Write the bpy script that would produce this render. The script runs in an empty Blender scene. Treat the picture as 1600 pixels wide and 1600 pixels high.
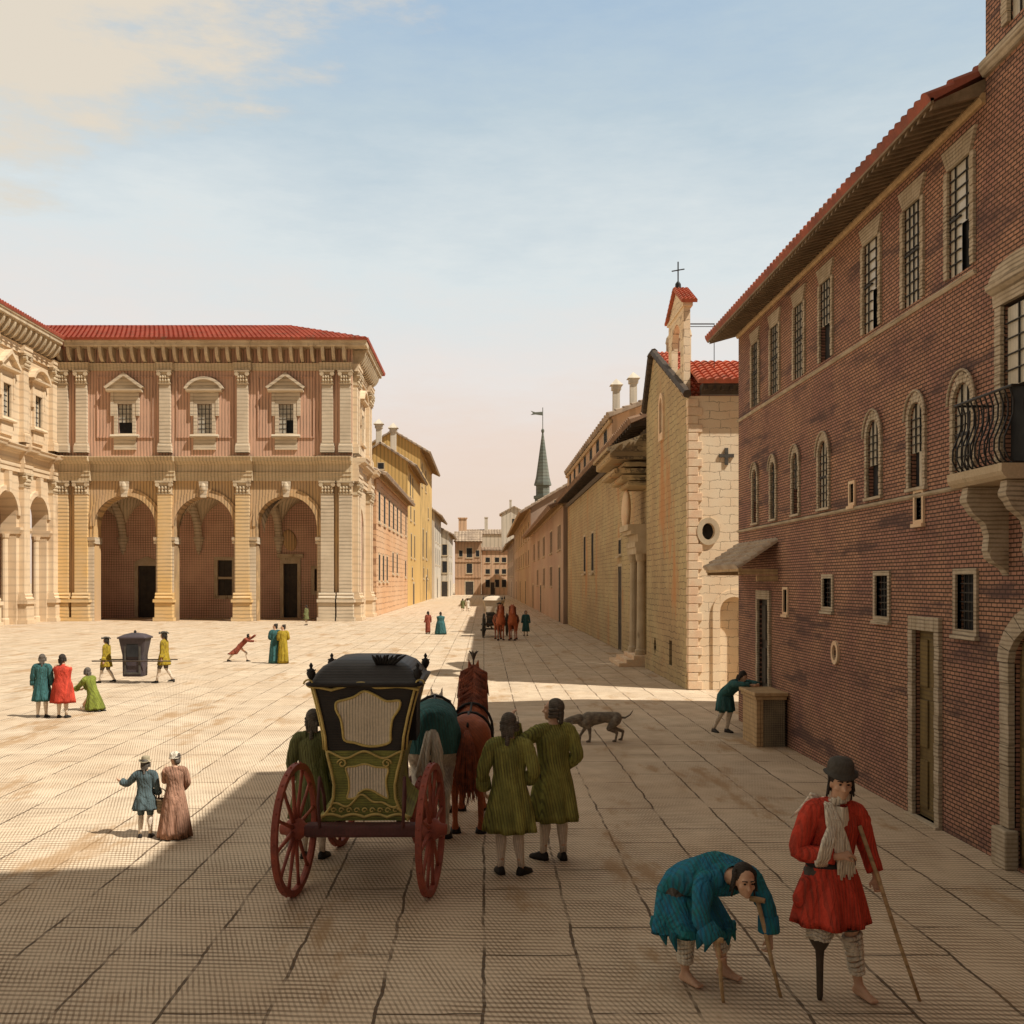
import bpy, bmesh, math, random
from mathutils import Vector, Matrix, noise as mnoise
from mathutils.geometry import tessellate_polygon
random.seed(7)
R = math.radians
PI = math.pi
V = Vector
sc = bpy.context.scene
COL = sc.collection

# ------------------------------------------------------------------ camera, sky, sun, exposure
CAM_H = 3.2
cam_d = bpy.data.cameras.new('camera')
cam = bpy.data.objects.new('camera', cam_d); COL.objects.link(cam)
cam.location = (0, 0, CAM_H); cam.rotation_euler = (R(90), 0, 0)
cam_d.sensor_width = 36; cam_d.lens = 36
cam_d.shift_x = 44/1600; cam_d.shift_y = 110/1600
cam_d.clip_start = 0.1; cam_d.clip_end = 6000
sc.camera = cam

SUN_EL, SUN_AZ = 54.0, 27.0          # the sun stands to the right and a little behind the viewer
to_sun = V((math.cos(R(SUN_EL))*math.cos(R(SUN_AZ)), -math.cos(R(SUN_EL))*math.sin(R(SUN_AZ)), math.sin(R(SUN_EL))))
sun_d = bpy.data.lights.new('sun', 'SUN'); sun_d.energy = 5.0; sun_d.angle = R(0.55); sun_d.color = (1.0, .945, .845)
sun = bpy.data.objects.new('sun', sun_d); COL.objects.link(sun)
sun.rotation_euler = (-to_sun).to_track_quat('-Z', 'Y').to_euler()

world = bpy.data.worlds.new("World"); sc.world = world; world.use_nodes = True
nt = world.node_tree; nt.nodes.clear()
def wn(t, **k):
    n = nt.nodes.new(t)
    for a, b in k.items(): setattr(n, a, b)
    return n
L = nt.links.new
out = wn('ShaderNodeOutputWorld'); bg = wn('ShaderNodeBackground'); bg.inputs['Strength'].default_value = 0.1
sky = wn('ShaderNodeTexSky', sky_type='NISHITA', sun_disc=False)
sky.sun_elevation = R(SUN_EL); sky.sun_rotation = math.atan2(to_sun.x, to_sun.y)
sky.air_density = 1.0; sky.dust_density = 1.0
tc = wn('ShaderNodeTexCoord'); sep = wn('ShaderNodeSeparateXYZ'); L(tc.outputs['Generated'], sep.inputs[0])
def wmath(op, a, b=None, clamp=False):
    n = wn('ShaderNodeMath', operation=op, use_clamp=clamp)
    for i, v in enumerate((a, b)):
        if v is None: continue
        if isinstance(v, (int, float)): n.inputs[i].default_value = v
        else: L(v, n.inputs[i])
    return n.outputs[0]
def wnoise(scale, detail, rough, mscale):
    m = wn('ShaderNodeMapping'); m.inputs['Scale'].default_value = mscale; L(tc.outputs['Generated'], m.inputs['Vector'])
    n = wn('ShaderNodeTexNoise'); n.inputs['Scale'].default_value = scale; n.inputs['Detail'].default_value = detail
    n.inputs['Roughness'].default_value = rough; L(m.outputs[0], n.inputs['Vector']); return n.outputs['Fac']
n1 = wnoise(2.3, 6, .55, (1, 1, 2.6)); n2 = wnoise(7.0, 8, .65, (1, 1, 3.5)); n3 = wnoise(40.0, 6, .7, (.6, .6, 3))
# warm milky air low down, clearer blue higher up, cream cloud banks
z = sep.outputs['Z']
zz = wmath('ADD', z, wmath('MULTIPLY', wmath('SUBTRACT', n1, .5), .22))
zz = wmath('ADD', zz, wmath('MULTIPLY', wmath('SUBTRACT', n2, .5), .10))
zz = wmath('ADD', zz, wmath('MULTIPLY', wmath('SUBTRACT', n3, .5), .05))
ramp = wn('ShaderNodeValToRGB'); L(zz, ramp.inputs[0])
cr = ramp.color_ramp
stops = [(0.0, (7.8, 6.0, 4.7)), (0.12, (8.1, 6.6, 5.6)), (0.21, (8.0, 7.4, 6.9)), (0.31, (7.0, 7.5, 7.5)), (0.42, (5.0, 6.0, 6.6)), (0.52, (3.7, 5.0, 6.4)), (0.64, (2.3, 1.8, 1.25))]  # last stop: unseen zenith made dark to deepen the shade on the ground
while len(cr.elements) < len(stops): cr.elements.new(0.5)
for e, (p, c) in zip(cr.elements, stops):
    e.position = p; e.color = (c[0]/10, c[1]/10, c[2]/10, 1)
mul = wn('ShaderNodeMix', data_type='RGBA', blend_type='MULTIPLY'); mul.inputs[0].default_value = 1
L(ramp.outputs[0], mul.inputs[6]); mul.inputs[7].default_value = (10, 10, 10, 1)
# cloud mask: towards upper left
mx = wmath('MULTIPLY', sep.outputs['X'], -.95)
cl = wmath('ADD', wmath('ADD', mx, wmath('MULTIPLY', z, 1.45)), wmath('MULTIPLY', wmath('SUBTRACT', n1, .5), .75))
cl = wmath('ADD', cl, wmath('MULTIPLY', wmath('SUBTRACT', n2, .5), .45))
mr = wn('ShaderNodeMapRange', interpolation_type='SMOOTHSTEP'); L(cl, mr.inputs[0])
mr.inputs[1].default_value = .80; mr.inputs[2].default_value = .96
cloud = wn('ShaderNodeMix', data_type='RGBA'); L(mr.outputs[0], cloud.inputs[0]); L(mul.outputs[2], cloud.inputs[6]); cloud.inputs[7].default_value = (7.5, 6.7, 5.5, 1)
mixs = wn('ShaderNodeMix', data_type='RGBA'); mixs.inputs[0].default_value = .92
L(sky.outputs[0], mixs.inputs[6]); L(cloud.outputs[2], mixs.inputs[7])
# sky dimmed behind the viewer, added out of view to deepen the shade
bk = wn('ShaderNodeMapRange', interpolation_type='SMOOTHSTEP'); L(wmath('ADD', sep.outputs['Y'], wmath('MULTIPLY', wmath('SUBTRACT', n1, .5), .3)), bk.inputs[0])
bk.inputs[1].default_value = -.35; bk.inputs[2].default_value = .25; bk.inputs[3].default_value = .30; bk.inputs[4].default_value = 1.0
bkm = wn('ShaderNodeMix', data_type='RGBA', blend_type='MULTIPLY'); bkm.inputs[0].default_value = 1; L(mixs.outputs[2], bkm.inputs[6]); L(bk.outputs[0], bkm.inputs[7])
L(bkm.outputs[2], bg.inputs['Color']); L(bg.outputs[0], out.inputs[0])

sc.view_settings.view_transform = 'Standard'; sc.view_settings.look = 'None'
sc.view_settings.exposure = 0.13; sc.view_settings.gamma = 1.0; sc.view_settings.use_curve_mapping = False
sc.cycles.max_bounces = 6; sc.cycles.diffuse_bounces = 4

# ------------------------------------------------------------------ materials
MATS = {}
def make_mat(name, c1, c2=None, nscale=1.5, brick=None, hatch=(), stain=None, rough=.85, bump=.15, metallic=0., spec=.25, fine=.18, nstretch=(1,1,1), wrinkle=0., hcol=(.07,.055,.04)):
    if name in MATS: return MATS[name]
    m = bpy.data.materials.new(name); m.use_nodes = True; MATS[name] = m
    t = m.node_tree; N = t.nodes; lk = t.links.new
    bs = N['Principled BSDF']; bs.inputs['Roughness'].default_value = rough; bs.inputs['Metallic'].default_value = metallic
    bs.inputs['Specular IOR Level'].default_value = spec
    tcn = N.new('ShaderNodeTexCoord'); P = tcn.outputs['Object']
    def noise(scale, det=5, ro=.6, stretch=(1,1,1)):
        mp = N.new('ShaderNodeMapping'); mp.inputs['Scale'].default_value = stretch; lk(P, mp.inputs['Vector'])
        n = N.new('ShaderNodeTexNoise'); n.inputs['Scale'].default_value = scale; n.inputs['Detail'].default_value = det
        n.inputs['Roughness'].default_value = ro; lk(mp.outputs[0], n.inputs['Vector']); return n
    def mth(op, a, b=None, clamp=False):
        n = N.new('ShaderNodeMath'); n.operation = op; n.use_clamp = clamp
        for i, v in enumerate((a, b)):
            if v is None: continue
            if isinstance(v, (int, float)): n.inputs[i].default_value = v
            else: lk(v, n.inputs[i])
        return n.outputs[0]
    def mix(f, a, b, mode='MIX'):
        n = N.new('ShaderNodeMix'); n.data_type = 'RGBA'; n.blend_type = mode
        for i, v in ((0, f), (6, a), (7, b)):
            if isinstance(v, (int, float)): n.inputs[i].default_value = v
            elif isinstance(v, tuple): n.inputs[i].default_value = (*v, 1)
            else: lk(v, n.inputs[i])
        return n.outputs[2]
    def mrange(x, a, b, c=0, d=1):
        n = N.new('ShaderNodeMapRange'); n.interpolation_type = 'SMOOTHSTEP'; lk(x, n.inputs[0])
        for i, v in enumerate((a, b, c, d)): n.inputs[i+1].default_value = v
        return n.outputs[0]
    if c2 is None: c2 = tuple(x*.72 for x in c1)
    big = noise(nscale, 5, .6, nstretch)
    colr = mix(mrange(big.outputs['Fac'], .32, .68), c1, c2)
    height = None
    if brick:
        s = N.new('ShaderNodeSeparateXYZ'); lk(P, s.inputs[0])
        cb = N.new('ShaderNodeCombineXYZ'); ax = {'x': 0, 'y': 1, 'z': 2}
        wob = brick.get('wobble', 0)
        for i, k in enumerate(('u', 'v')):
            src = s.outputs[ax[brick[k]]]
            if wob:
                wb = noise(brick.get('wscale', 1.3) + .37*i, 4, .65)
                src = mth('ADD', src, mth('MULTIPLY', mth('SUBTRACT', wb.outputs['Fac'], .5), wob))
            lk(src, cb.inputs[i])
        br = N.new('ShaderNodeTexBrick'); lk(cb.outputs[0], br.inputs['Vector'])
        br.inputs['Scale'].default_value = 1; br.inputs['Brick Width'].default_value = brick['w']; br.inputs['Row Height'].default_value = brick['h']
        br.inputs['Mortar Size'].default_value = brick['m']; br.inputs['Mortar Smooth'].default_value = .25
        br.offset = brick.get('off', .5); br.squash = brick.get('squash', 1); br.squash_frequency = 3; br.offset_frequency = brick.get('of', 2)
        br.inputs['Color1'].default_value = (.5, .5, .5, 1); br.inputs['Color2'].default_value = (1, 1, 1, 1); br.inputs['Mortar'].default_value = (.75, .75, .75, 1)
        br.inputs['Bias'].default_value = 0
        vv = brick.get('var', .3)
        colr = mix(vv, colr, br.outputs['Color'], 'MULTIPLY')
        mf = br.outputs['Fac']
        brk = brick.get('broken')
        if brk:
            bn = noise(brk, 4, .7); mf = mth('MULTIPLY', mf, mrange(bn.outputs['Fac'], .36, .54, .12, 1))
        colr = mix(mth('MULTIPLY', mf, brick.get('mf', 1.)), colr, brick['mc'])
        height = mth('SUBTRACT', 1, mf)
    for (d, per, st, wd) in hatch:
        dv = V(d).normalized() * (2*PI/per)
        dn = N.new('ShaderNodeVectorMath'); dn.operation = 'DOT_PRODUCT'; lk(P, dn.inputs[0]); dn.inputs[1].default_value = dv
        wn_ = noise(1.1/max(per*6, .05), 3)
        ph = mth('ADD', dn.outputs['Value'], mth('MULTIPLY', wn_.outputs['Fac'], 3.5))
        sn = mth('SINE', ph)
        f = mrange(sn, wd-.35, wd+.35)
        var = noise(1/max(per*12, .1), 3)
        f = mth('MULTIPLY', f, mrange(var.outputs['Fac'], .3, .7, .35*st, 1.05*st))
        colr = mix(f, colr, hcol, 'MIX')
        hh = mth('SUBTRACT', 1, f)
        height = hh if height is None else mth('ADD', height, mth('MULTIPLY', hh, .5))
    if stain:
        sc_, ssc, th, stretch = stain
        sn_ = noise(ssc, 6, .68, stretch)
        colr = mix(mth('MULTIPLY', mrange(sn_.outputs['Fac'], th, th+.12), .75), colr, sc_)
    if fine:
        fn = noise(38, 4, .7)
        colr = mix(mrange(fn.outputs['Fac'], .25, .75, 0, fine), colr, (.02, .015, .01))
        height = fn.outputs['Fac'] if height is None else mth('ADD', height, mth('MULTIPLY', fn.outputs['Fac'], .35))
    lk(colr, bs.inputs['Base Color'])
    if wrinkle:
        w1 = noise(7, 3, .5, (1.5, 1.5, .55)); w1.inputs['Distortion'].default_value = 1.2
        hw_ = mth('MULTIPLY', w1.outputs['Fac'], wrinkle); height = hw_ if height is None else mth('ADD', mth('MULTIPLY', height, .35), hw_)
    if bump and height is not None:
        bp = N.new('ShaderNodeBump'); bp.inputs['Strength'].default_value = bump; bp.inputs['Distance'].default_value = .02
        lk(height, bp.inputs['Height']); lk(bp.outputs[0], bs.inputs['Normal'])
    return m

INK = (.035, .026, .02)
X, Y, Z = (1,0,0), (0,1,0), (0,0,1)
M = {}
M['ground'] = make_mat('piazza_stone', (.82, .665, .485), (.76, .59, .41), nscale=.35, rough=.9, bump=.35, fine=.10,
    brick=dict(u='y', v='x', w=1.9, h=.80, m=.0155, mc=(.055,.036,.025), wobble=.10, wscale=.9, var=.14, off=.37, of=2, squash=1.0, broken=.9, mf=.88),
    hatch=[((.06,1,0), .082, .62, .15), ((1,.30,0), .043, .52, .28)], stain=((.38,.23,.11), .55, .54, (1.6,.5,1)), hcol=(.11,.056,.02))
BR = dict(w=.125, h=.052, m=.0095, mc=INK, var=.55, mf=.92)
M['brick_side'] = make_mat('red_brick', (.58, .31, .19), (.42, .205, .15), nscale=.9, brick=dict(BR, u='y', v='z', wobble=.012, wscale=3), stain=((.075,.045,.045), .8, .52, (1,.4,2.6)), bump=.5)
M['brick_front'] = make_mat('red_brick_end', (.58, .31, .19), (.42, .205, .15), nscale=.9, brick=dict(BR, u='x', v='z', wobble=.012, wscale=3), stain=((.10,.045,.04), .8, .6, (1,.6,2.2)), bump=.5)
M['surround'] = make_mat('grey_stone_trim', (.60, .50, .37), (.45, .36, .25), nscale=3, hatch=[(Z, .05, .55, .35)], bump=.2)
M['trim'] = make_mat('pale_stone_trim', (.66, .54, .37), (.52, .40, .26), nscale=1.2, bump=.2, fine=.2, stain=((.24,.17,.11), 1.3, .58, (1.5,1.5,.5)))
M['pal_trim'] = make_mat('palazzo_stone', (.72, .60, .44), (.60, .49, .35), nscale=.5, hatch=[(Z, .30, .45, .45)], bump=.2)
M['pal_corn'] = make_mat('palazzo_cornice_stone', (.70, .56, .37), (.60, .47, .30), nscale=.4, hatch=[(X, .28, .40, .5)], bump=.2)
M['pal_up'] = make_mat('orange_stucco', (.68, .41, .28), (.62, .385, .265), nscale=.22, hatch=[(X, .26, .62, .35)], bump=.15)
M['pal_low'] = make_mat('ochre_stucco', (.66, .43, .20), (.60, .41, .24), nscale=.22, hatch=[(X, .26, .62, .35)], bump=.15)
M['pal_pil_low'] = make_mat('ochre_pilaster', (.78, .50, .19), (.72, .56, .36), nscale=.12, hatch=[(Z, .30, .50, .45)], bump=.15)
M['cream'] = make_mat('cream_stucco', (.76, .60, .41), (.68, .51, .33), nscale=.3, hatch=[(Z, .6, .25, .75)], bump=.1, fine=.12, stain=((.36,.25,.15), .35, .57, (1.6,1.6,.35)))
M['loggia'] = make_mat('loggia_plaster', (.80, .52, .37), (.72, .44, .32), nscale=.3, hatch=[(X, .22, .45, .4), (Z, .22, .4, .4)], bump=.1)
M['vault'] = make_mat('vault_plaster', (.80, .66, .46), (.70, .56, .38), nscale=.5, hatch=[((1,.6,.3), .25, .5, .3)], bump=.1)
M['dark'] = make_mat('dark_interior', (.035, .035, .036), (.02, .02, .021), nscale=3, bump=0, fine=0)
M['door_dark'] = make_mat('dark_door_wood', (.075, .06, .045), (.045, .038, .032), nscale=2, hatch=[(X, .12, .5, .3)], rough=.7)
M['door_wood'] = make_mat('olive_door_wood', (.24, .165, .06), (.17, .115, .045), nscale=1.2, nstretch=(3,3,.5), hatch=[(Z, .06, .45, .35)], rough=.7)
M['glass'] = make_mat('leaded_glass', (.62, .56, .44), (.50, .46, .37), nscale=2.5, rough=.3, spec=.5, bump=.05, hatch=[(Y, .05, .2, .5)], fine=.1)
M['lead'] = make_mat('lead_bars', (.05, .047, .045), rough=.6, bump=0)
M['iron'] = make_mat('wrought_iron', (.028, .027, .027), rough=.5, bump=.05)
M['tile'] = make_mat('red_roof_tile', (.60, .17, .095), (.44, .12, .07), nscale=2, stain=((.26,.15,.10), 1.7, .54, (1,1,1)), rough=.85, bump=.2, fine=.2)
M['tile_far'] = make_mat('red_roof_tile_far', (.52, .135, .085), (.40, .095, .06), nscale=.5, stain=((.26,.15,.10), 1.7, .54, (1,1,1)), rough=.85, bump=.2, fine=.2)
M['tile_old'] = make_mat('weathered_roof_tile', (.42, .13, .085), (.27, .10, .075), nscale=2.4, stain=((.26,.15,.10), 1.7, .54, (1,1,1)), rough=.9, bump=.2)
M['tile_brown'] = make_mat('brown_roof_tile', (.30, .18, .11), (.20, .12, .075), nscale=2.4, rough=.9, bump=.2)
M['rafter'] = make_mat('brown_rafter_wood', (.30, .22, .14), (.20, .145, .09), nscale=4, rough=.8)
M['tile_pale'] = make_mat('pale_roof_tile', (.62, .52, .40), (.48, .36, .26), nscale=2, rough=.9, bump=.2)
M['roof_grey'] = make_mat('pale_far_roof', (.50, .38, .27), (.34, .25, .18), nscale=.6, hatch=[(X, .8, .5, .3)], bump=.1)
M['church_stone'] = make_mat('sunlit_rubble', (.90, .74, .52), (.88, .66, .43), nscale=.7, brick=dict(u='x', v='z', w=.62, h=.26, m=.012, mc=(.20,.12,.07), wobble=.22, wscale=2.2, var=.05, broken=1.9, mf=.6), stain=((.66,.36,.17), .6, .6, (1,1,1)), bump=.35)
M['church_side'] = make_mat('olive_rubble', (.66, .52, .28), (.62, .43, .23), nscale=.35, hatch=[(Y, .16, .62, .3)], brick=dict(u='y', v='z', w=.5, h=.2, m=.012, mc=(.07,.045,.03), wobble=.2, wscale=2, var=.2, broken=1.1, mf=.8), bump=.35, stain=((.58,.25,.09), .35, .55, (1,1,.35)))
M['quoin'] = make_mat('brick_quoin', (.82, .56, .36), (.84, .66, .45), nscale=2.5, bump=.2)
M['joint'] = make_mat('dark_joint', (.10, .06, .04), bump=0)
M['orange_house'] = make_mat('orange_house_wall', (.76, .50, .30), (.72, .41, .21), nscale=.12, brick=dict(u='y', v='z', w=1.6, h=.55, m=.05, mc=(.22,.10,.05), wobble=.5, wscale=.6, var=.12, broken=.35, mf=.7), bump=.1)
M['yellow_house'] = make_mat('yellow_house_wall', (.72, .47, .17), (.66, .42, .15), nscale=.1, hatch=[(X, .5, .40, .4)], bump=.1)
M['white_house'] = make_mat('white_house_wall', (.70, .62, .50), (.62, .54, .43), nscale=.1, hatch=[(X, 1.0, .4, .5)], bump=.1)
M['brown_house'] = make_mat('brown_house_wall', (.64, .42, .26), (.50, .30, .18), nscale=.08, hatch=[((1,1,0), .6, .35, .4)], bump=.1)
M['pink_house'] = make_mat('pink_house_wall', (.76, .53, .34), (.70, .44, .27), nscale=.08, hatch=[(X, 1.1, .35, .5)], bump=.1)
M['rose_house'] = make_mat('rose_brown_house_wall', (.60, .44, .32), (.56, .37, .27), nscale=.1, hatch=[(Y, .62, .62, .25)], bump=.1)
M['grey_house'] = make_mat('grey_far_wall', (.66, .56, .43), (.58, .48, .36), nscale=.08, hatch=[(X, 1.2, .35, .5)], bump=.1)
M['spire'] = make_mat('green_slate', (.19, .20, .165), (.13, .15, .13), nscale=.5, hatch=[(Z, .7, .5, .3)], bump=.1)
# cloth, skin, animals
def cloth(name, c, per=.028, st=.45, c2=None): return make_mat(name, c, c2 or tuple(x*.62 for x in c), nscale=5, nstretch=(1.6,1.6,.5), hatch=[((1,.25,.12), per, st, .35)], rough=.95, bump=.8, spec=.1, fine=.15, wrinkle=3.5)
M['skin'] = make_mat('skin', (.70, .43, .28), (.58, .34, .22), nscale=9, rough=.6, bump=.1, fine=.1)
M['red'] = cloth('red_wool', (.74, .085, .05)); M['blue'] = cloth('blue_wool', (.03, .19, .33), c2=(.03, .22, .22)); M['olive'] = cloth('olive_wool', (.44, .42, .115), c2=(.22, .22, .065), st=.6)
M['dkgreen'] = cloth('dark_green_wool', (.23, .24, .10)); M['teal'] = cloth('teal_wool', (.06, .18, .18), .04); M['slate'] = cloth('slate_blue_wool', (.12, .17, .18), .03)
M['pink'] = cloth('pink_gown', (.50, .27, .18), .03); M['yellow'] = cloth('yellow_wool', (.52, .37, .04), .05); M['green'] = cloth('bright_green_wool', (.25, .29, .05), .05)
M['rust'] = cloth('rust_cloak', (.38, .10, .06), .05); M['linen'] = cloth('linen', (.90, .81, .66), .022, .35, (.80, .69, .53)); M['stocking'] = cloth('stocking_linen', (.88, .75, .60), .02, .3, (.74, .61, .47))
M['greyhair'] = make_mat('grey_wig_hair', (.20, .17, .14), (.10, .085, .07), nscale=20, hatch=[((.3,.2,1), .02, .55, .2)], bump=.5); M['darkhair'] = make_mat('dark_hair', (.05, .04, .033), (.025, .02, .016), nscale=20, hatch=[((.3,.2,1), .02, .4, .3)], bump=.5)
M['black'] = make_mat('black_leather', (.03, .027, .025), (.018, .016, .015), nscale=8, rough=.55, bump=.1); M['greyfelt'] = make_mat('grey_felt', (.11, .10, .085), (.07, .062, .052), nscale=7, rough=.95, hatch=[((1,0,.4), .02, .4, .3)])
M['straw'] = make_mat('pale_felt', (.42, .36, .24), (.30, .25, .16), nscale=8, rough=.95); M['greybreeches'] = cloth('grey_breeches', (.14, .12, .10))
M['wood'] = make_mat('pale_wood', (.62, .43, .23), (.48, .32, .165), nscale=4, nstretch=(3,3,.6), hatch=[(Z, .09, .35, .5)], rough=.7); M['darkwood'] = make_mat('dark_wood', (.09, .065, .045), (.055, .04, .03), nscale=4, rough=.6)
M['coach_black'] = make_mat('black_coach_leather', (.042, .038, .035), (.025, .023, .022), nscale=3, hatch=[(Z, .026, .35, .2)], rough=.5, bump=.3); M['coach_green'] = make_mat('olive_coach_panel', (.36, .37, .09), (.22, .235, .06), nscale=4, hatch=[(Z, .026, .55, .2)], rough=.5, bump=.3)
M['gold'] = make_mat('gilt_trim', (.78, .62, .22), (.60, .47, .17), nscale=8, rough=.4, metallic=.15, bump=.15); M['blind'] = make_mat('cream_window_blind', (.88, .79, .62), (.80, .70, .53), nscale=2, hatch=[(X, .030, .60, .35)], bump=.2)
M['wheel_red'] = make_mat('red_painted_wood', (.42, .105, .065), (.27, .075, .055), nscale=6, rough=.6, bump=.15); M['axle'] = make_mat('maroon_painted_beam', (.17, .065, .06), (.11, .045, .045), nscale=4, hatch=[(X, .035, .35, .3)], rough=.6)
M['horse'] = make_mat('bay_horse_coat', (.50, .14, .055), (.30, .08, .035), nscale=3, hatch=[((1,.5,.8), .035, .35, .35)], rough=.7, bump=.2); M['chestnut'] = make_mat('chestnut_horse_coat', (.52, .15, .06), (.36, .09, .04), nscale=3, rough=.7, bump=.2)
M['mane'] = make_mat('red_brown_mane', (.36, .09, .04), (.17, .045, .025), nscale=12, hatch=[((1,.3,0), .025, .5, .2)], bump=.5); M['whitehorse'] = make_mat('white_horse_coat', (.78, .70, .58), (.55, .48, .39), nscale=6, nstretch=(3,3,.6), hatch=[((1,.5,.2), .03, .25, .3)], rough=.8, bump=.2)
M['dog'] = make_mat('grey_dog_coat', (.32, .27, .20), (.17, .14, .11), nscale=10, hatch=[((1,0,.6), .03, .35, .3)], rough=.9, bump=.3); M['basket'] = make_mat('wicker', (.36, .27, .17), (.22, .16, .10), nscale=12, hatch=[(Z, .04, .6, .2)], bump=.4)
M['sedan'] = make_mat('dark_sedan_leather', (.085, .065, .075), (.05, .042, .05), nscale=3, hatch=[(Z, .07, .4, .3)], rough=.55)
M['stall_front'] = make_mat('stall_woven_panel', (.36, .30, .19), (.28, .23, .15), nscale=2, hatch=[(X, .035, .6, .2), (Z, .035, .6, .2)], bump=.4)
M['pale_coach'] = make_mat('pale_coach_panel', (.66, .54, .40), (.56, .44, .32), nscale=2, bump=.1)

# ------------------------------------------------------------------ mesh helpers
class Fr:                                   # a facade frame: u along the wall, w out of the wall, z up
    def __init__(s, O, U, W): s.O, s.U, s.W = V(O), V(U), V(W)
    def p(s, u, w, z): return s.O + s.U*u + s.W*w + V((0, 0, z))
WF = Fr((0,0,0), (1,0,0), (0,1,0))
ROOT = {}
def link(name, me, mat, parent=None):
    o = bpy.data.objects.new(name, me); COL.objects.link(o)
    if mat is not None and not me.materials: me.materials.append(mat)
    if parent is not None: o.parent = parent
    return o
def obj(name, bm, mat, parent=None, smooth=False, local=False, recalc=True):
    """one mesh object; vertices are given in the world unless local"""
    if recalc: bmesh.ops.recalc_face_normals(bm, faces=bm.faces[:])
    me = bpy.data.meshes.new(name); bm.to_mesh(me); bm.free()
    if smooth: me.polygons.foreach_set('use_smooth', [True]*len(me.polygons))
    o = link(name, me, mat, parent)
    if parent is not None:
        ROOT[o] = ROOT.get(parent, Matrix())
        if not local: me.transform(ROOT[o].inverted())
    return o
def thing(name, label, cat, loc, rz=0, group=None):
    e = bpy.data.objects.new(name, None); COL.objects.link(e); e.location = loc; e.rotation_euler = (0, 0, rz); e.empty_display_size = .3
    e['label'] = label; e['category'] = cat
    if group: e['group'] = group
    ROOT[e] = Matrix.Translation(V(loc)) @ Matrix.Rotation(rz, 4, 'Z'); return e
def tag(o, label, cat, group=None):
    o['label'] = label; o['category'] = cat
    if group: o['group'] = group
    return o
def dup(root, loc, label=None, rz=None):
    def rec(o, par):
        c = o.copy(); COL.objects.link(c)
        if par is not None: c.parent = par
        for k in [k for k in o.children]: rec(k, c)
        return c
    r = rec(root, None); r.location = loc
    if rz is not None: r.rotation_euler = (0, 0, rz)
    if label: r['label'] = label
    return r
def new(): return bmesh.new()
def box(bm, F, u0, u1, w0, w1, z0, z1):
    vs = [bm.verts.new(F.p(u, w, z)) for u in (u0, u1) for w in (w0, w1) for z in (z0, z1)]
    for f in ((0,1,3,2), (4,6,7,5), (0,4,5,1), (2,3,7,6), (0,2,6,4), (1,5,7,3)): bm.faces.new([vs[i] for i in f])
def bevelled(bm, F, u0, u1, w0, w1, z0, z1, b=.012):
    t = bmesh.new(); box(t, F, u0, u1, w0, w1, z0, z1); bmesh.ops.recalc_face_normals(t, faces=t.faces[:])
    bmesh.ops.bevel(t, geom=t.edges[:], offset=b, segments=2, affect='EDGES', profile=.5)
    me = bpy.data.meshes.new('tmp'); t.to_mesh(me); t.free(); bm.from_mesh(me); bpy.data.meshes.remove(me)
def arch(uc, h, z0, zs, n=14, rise=None):
    r = rise or h
    return [(uc-h, z0), (uc+h, z0)] + [(uc+h*math.cos(a), zs+r*math.sin(a)) for a in [PI*i/n for i in range(n+1)]]
def rect(u0, u1, z0, z1): return [(u0, z0), (u1, z0), (u1, z1), (u0, z1)]
def oval(uc, zc, a, b, n=20): return [(uc+a*math.cos(2*PI*i/n), zc+b*math.sin(2*PI*i/n)) for i in range(n)]
def panel(bm, F, outer, holes=(), w=0, depth=.3, back=False, rim=None):
    """a wall sheet with openings cut through it and reveals of the given depth"""
    loops = [outer] + list(holes)
    if rim is None: rim = back
    tri = tessellate_polygon([[V((u, zz_, 0)) for u, zz_ in lp] for lp in loops])
    flat = [q for lp in loops for q in lp]
    fv = [bm.verts.new(F.p(u, w, zz_)) for u, zz_ in flat]
    for t in tri:
        try: bm.faces.new([fv[i] for i in t])
        except ValueError: pass
    k = 0; bv = [bm.verts.new(F.p(u, w-depth, zz_)) for u, zz_ in flat]
    if back:
        for t in tri:
            try: bm.faces.new([bv[i] for i in t])
            except ValueError: pass
    for li, lp in enumerate(loops):
        n = len(lp)
        if li > 0 or rim:
            for i in range(n):
                j = (i+1) % n; bm.faces.new([fv[k+i], fv[k+j], bv[k+j], bv[k+i]])
        k += n
    loose = [v for v in bm.verts if not v.link_faces]
    if loose: bmesh.ops.delete(bm, geom=loose, context='VERTS')
def plate(bm, F, outer, w0, w1, holes=()): panel(bm, F, outer, holes, w=w1, depth=w1-w0, back=True)
def ring_plate(bm, F, outer, inner, w0, w1): panel(bm, F, outer, [inner], w=w1, depth=w1-w0, back=True)
def mould(bm, F, u0, u1, prof):
    """a moulding: profile of (w, z) run along u"""
    a = [bm.verts.new(F.p(u0, w, zz_)) for w, zz_ in prof]; b = [bm.verts.new(F.p(u1, w, zz_)) for w, zz_ in prof]
    n = len(prof)
    for i in range(n):
        j = (i+1) % n; bm.faces.new([a[i], a[j], b[j], b[i]])
    bm.faces.new(a); bm.faces.new(b[::-1])
def frame_axes(d):
    d = d.normalized(); r = V((0,0,1)) if abs(d.z) < .9 else V((1,0,0))
    x = r.cross(d).normalized(); return x, d.cross(x).normalized()
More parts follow.
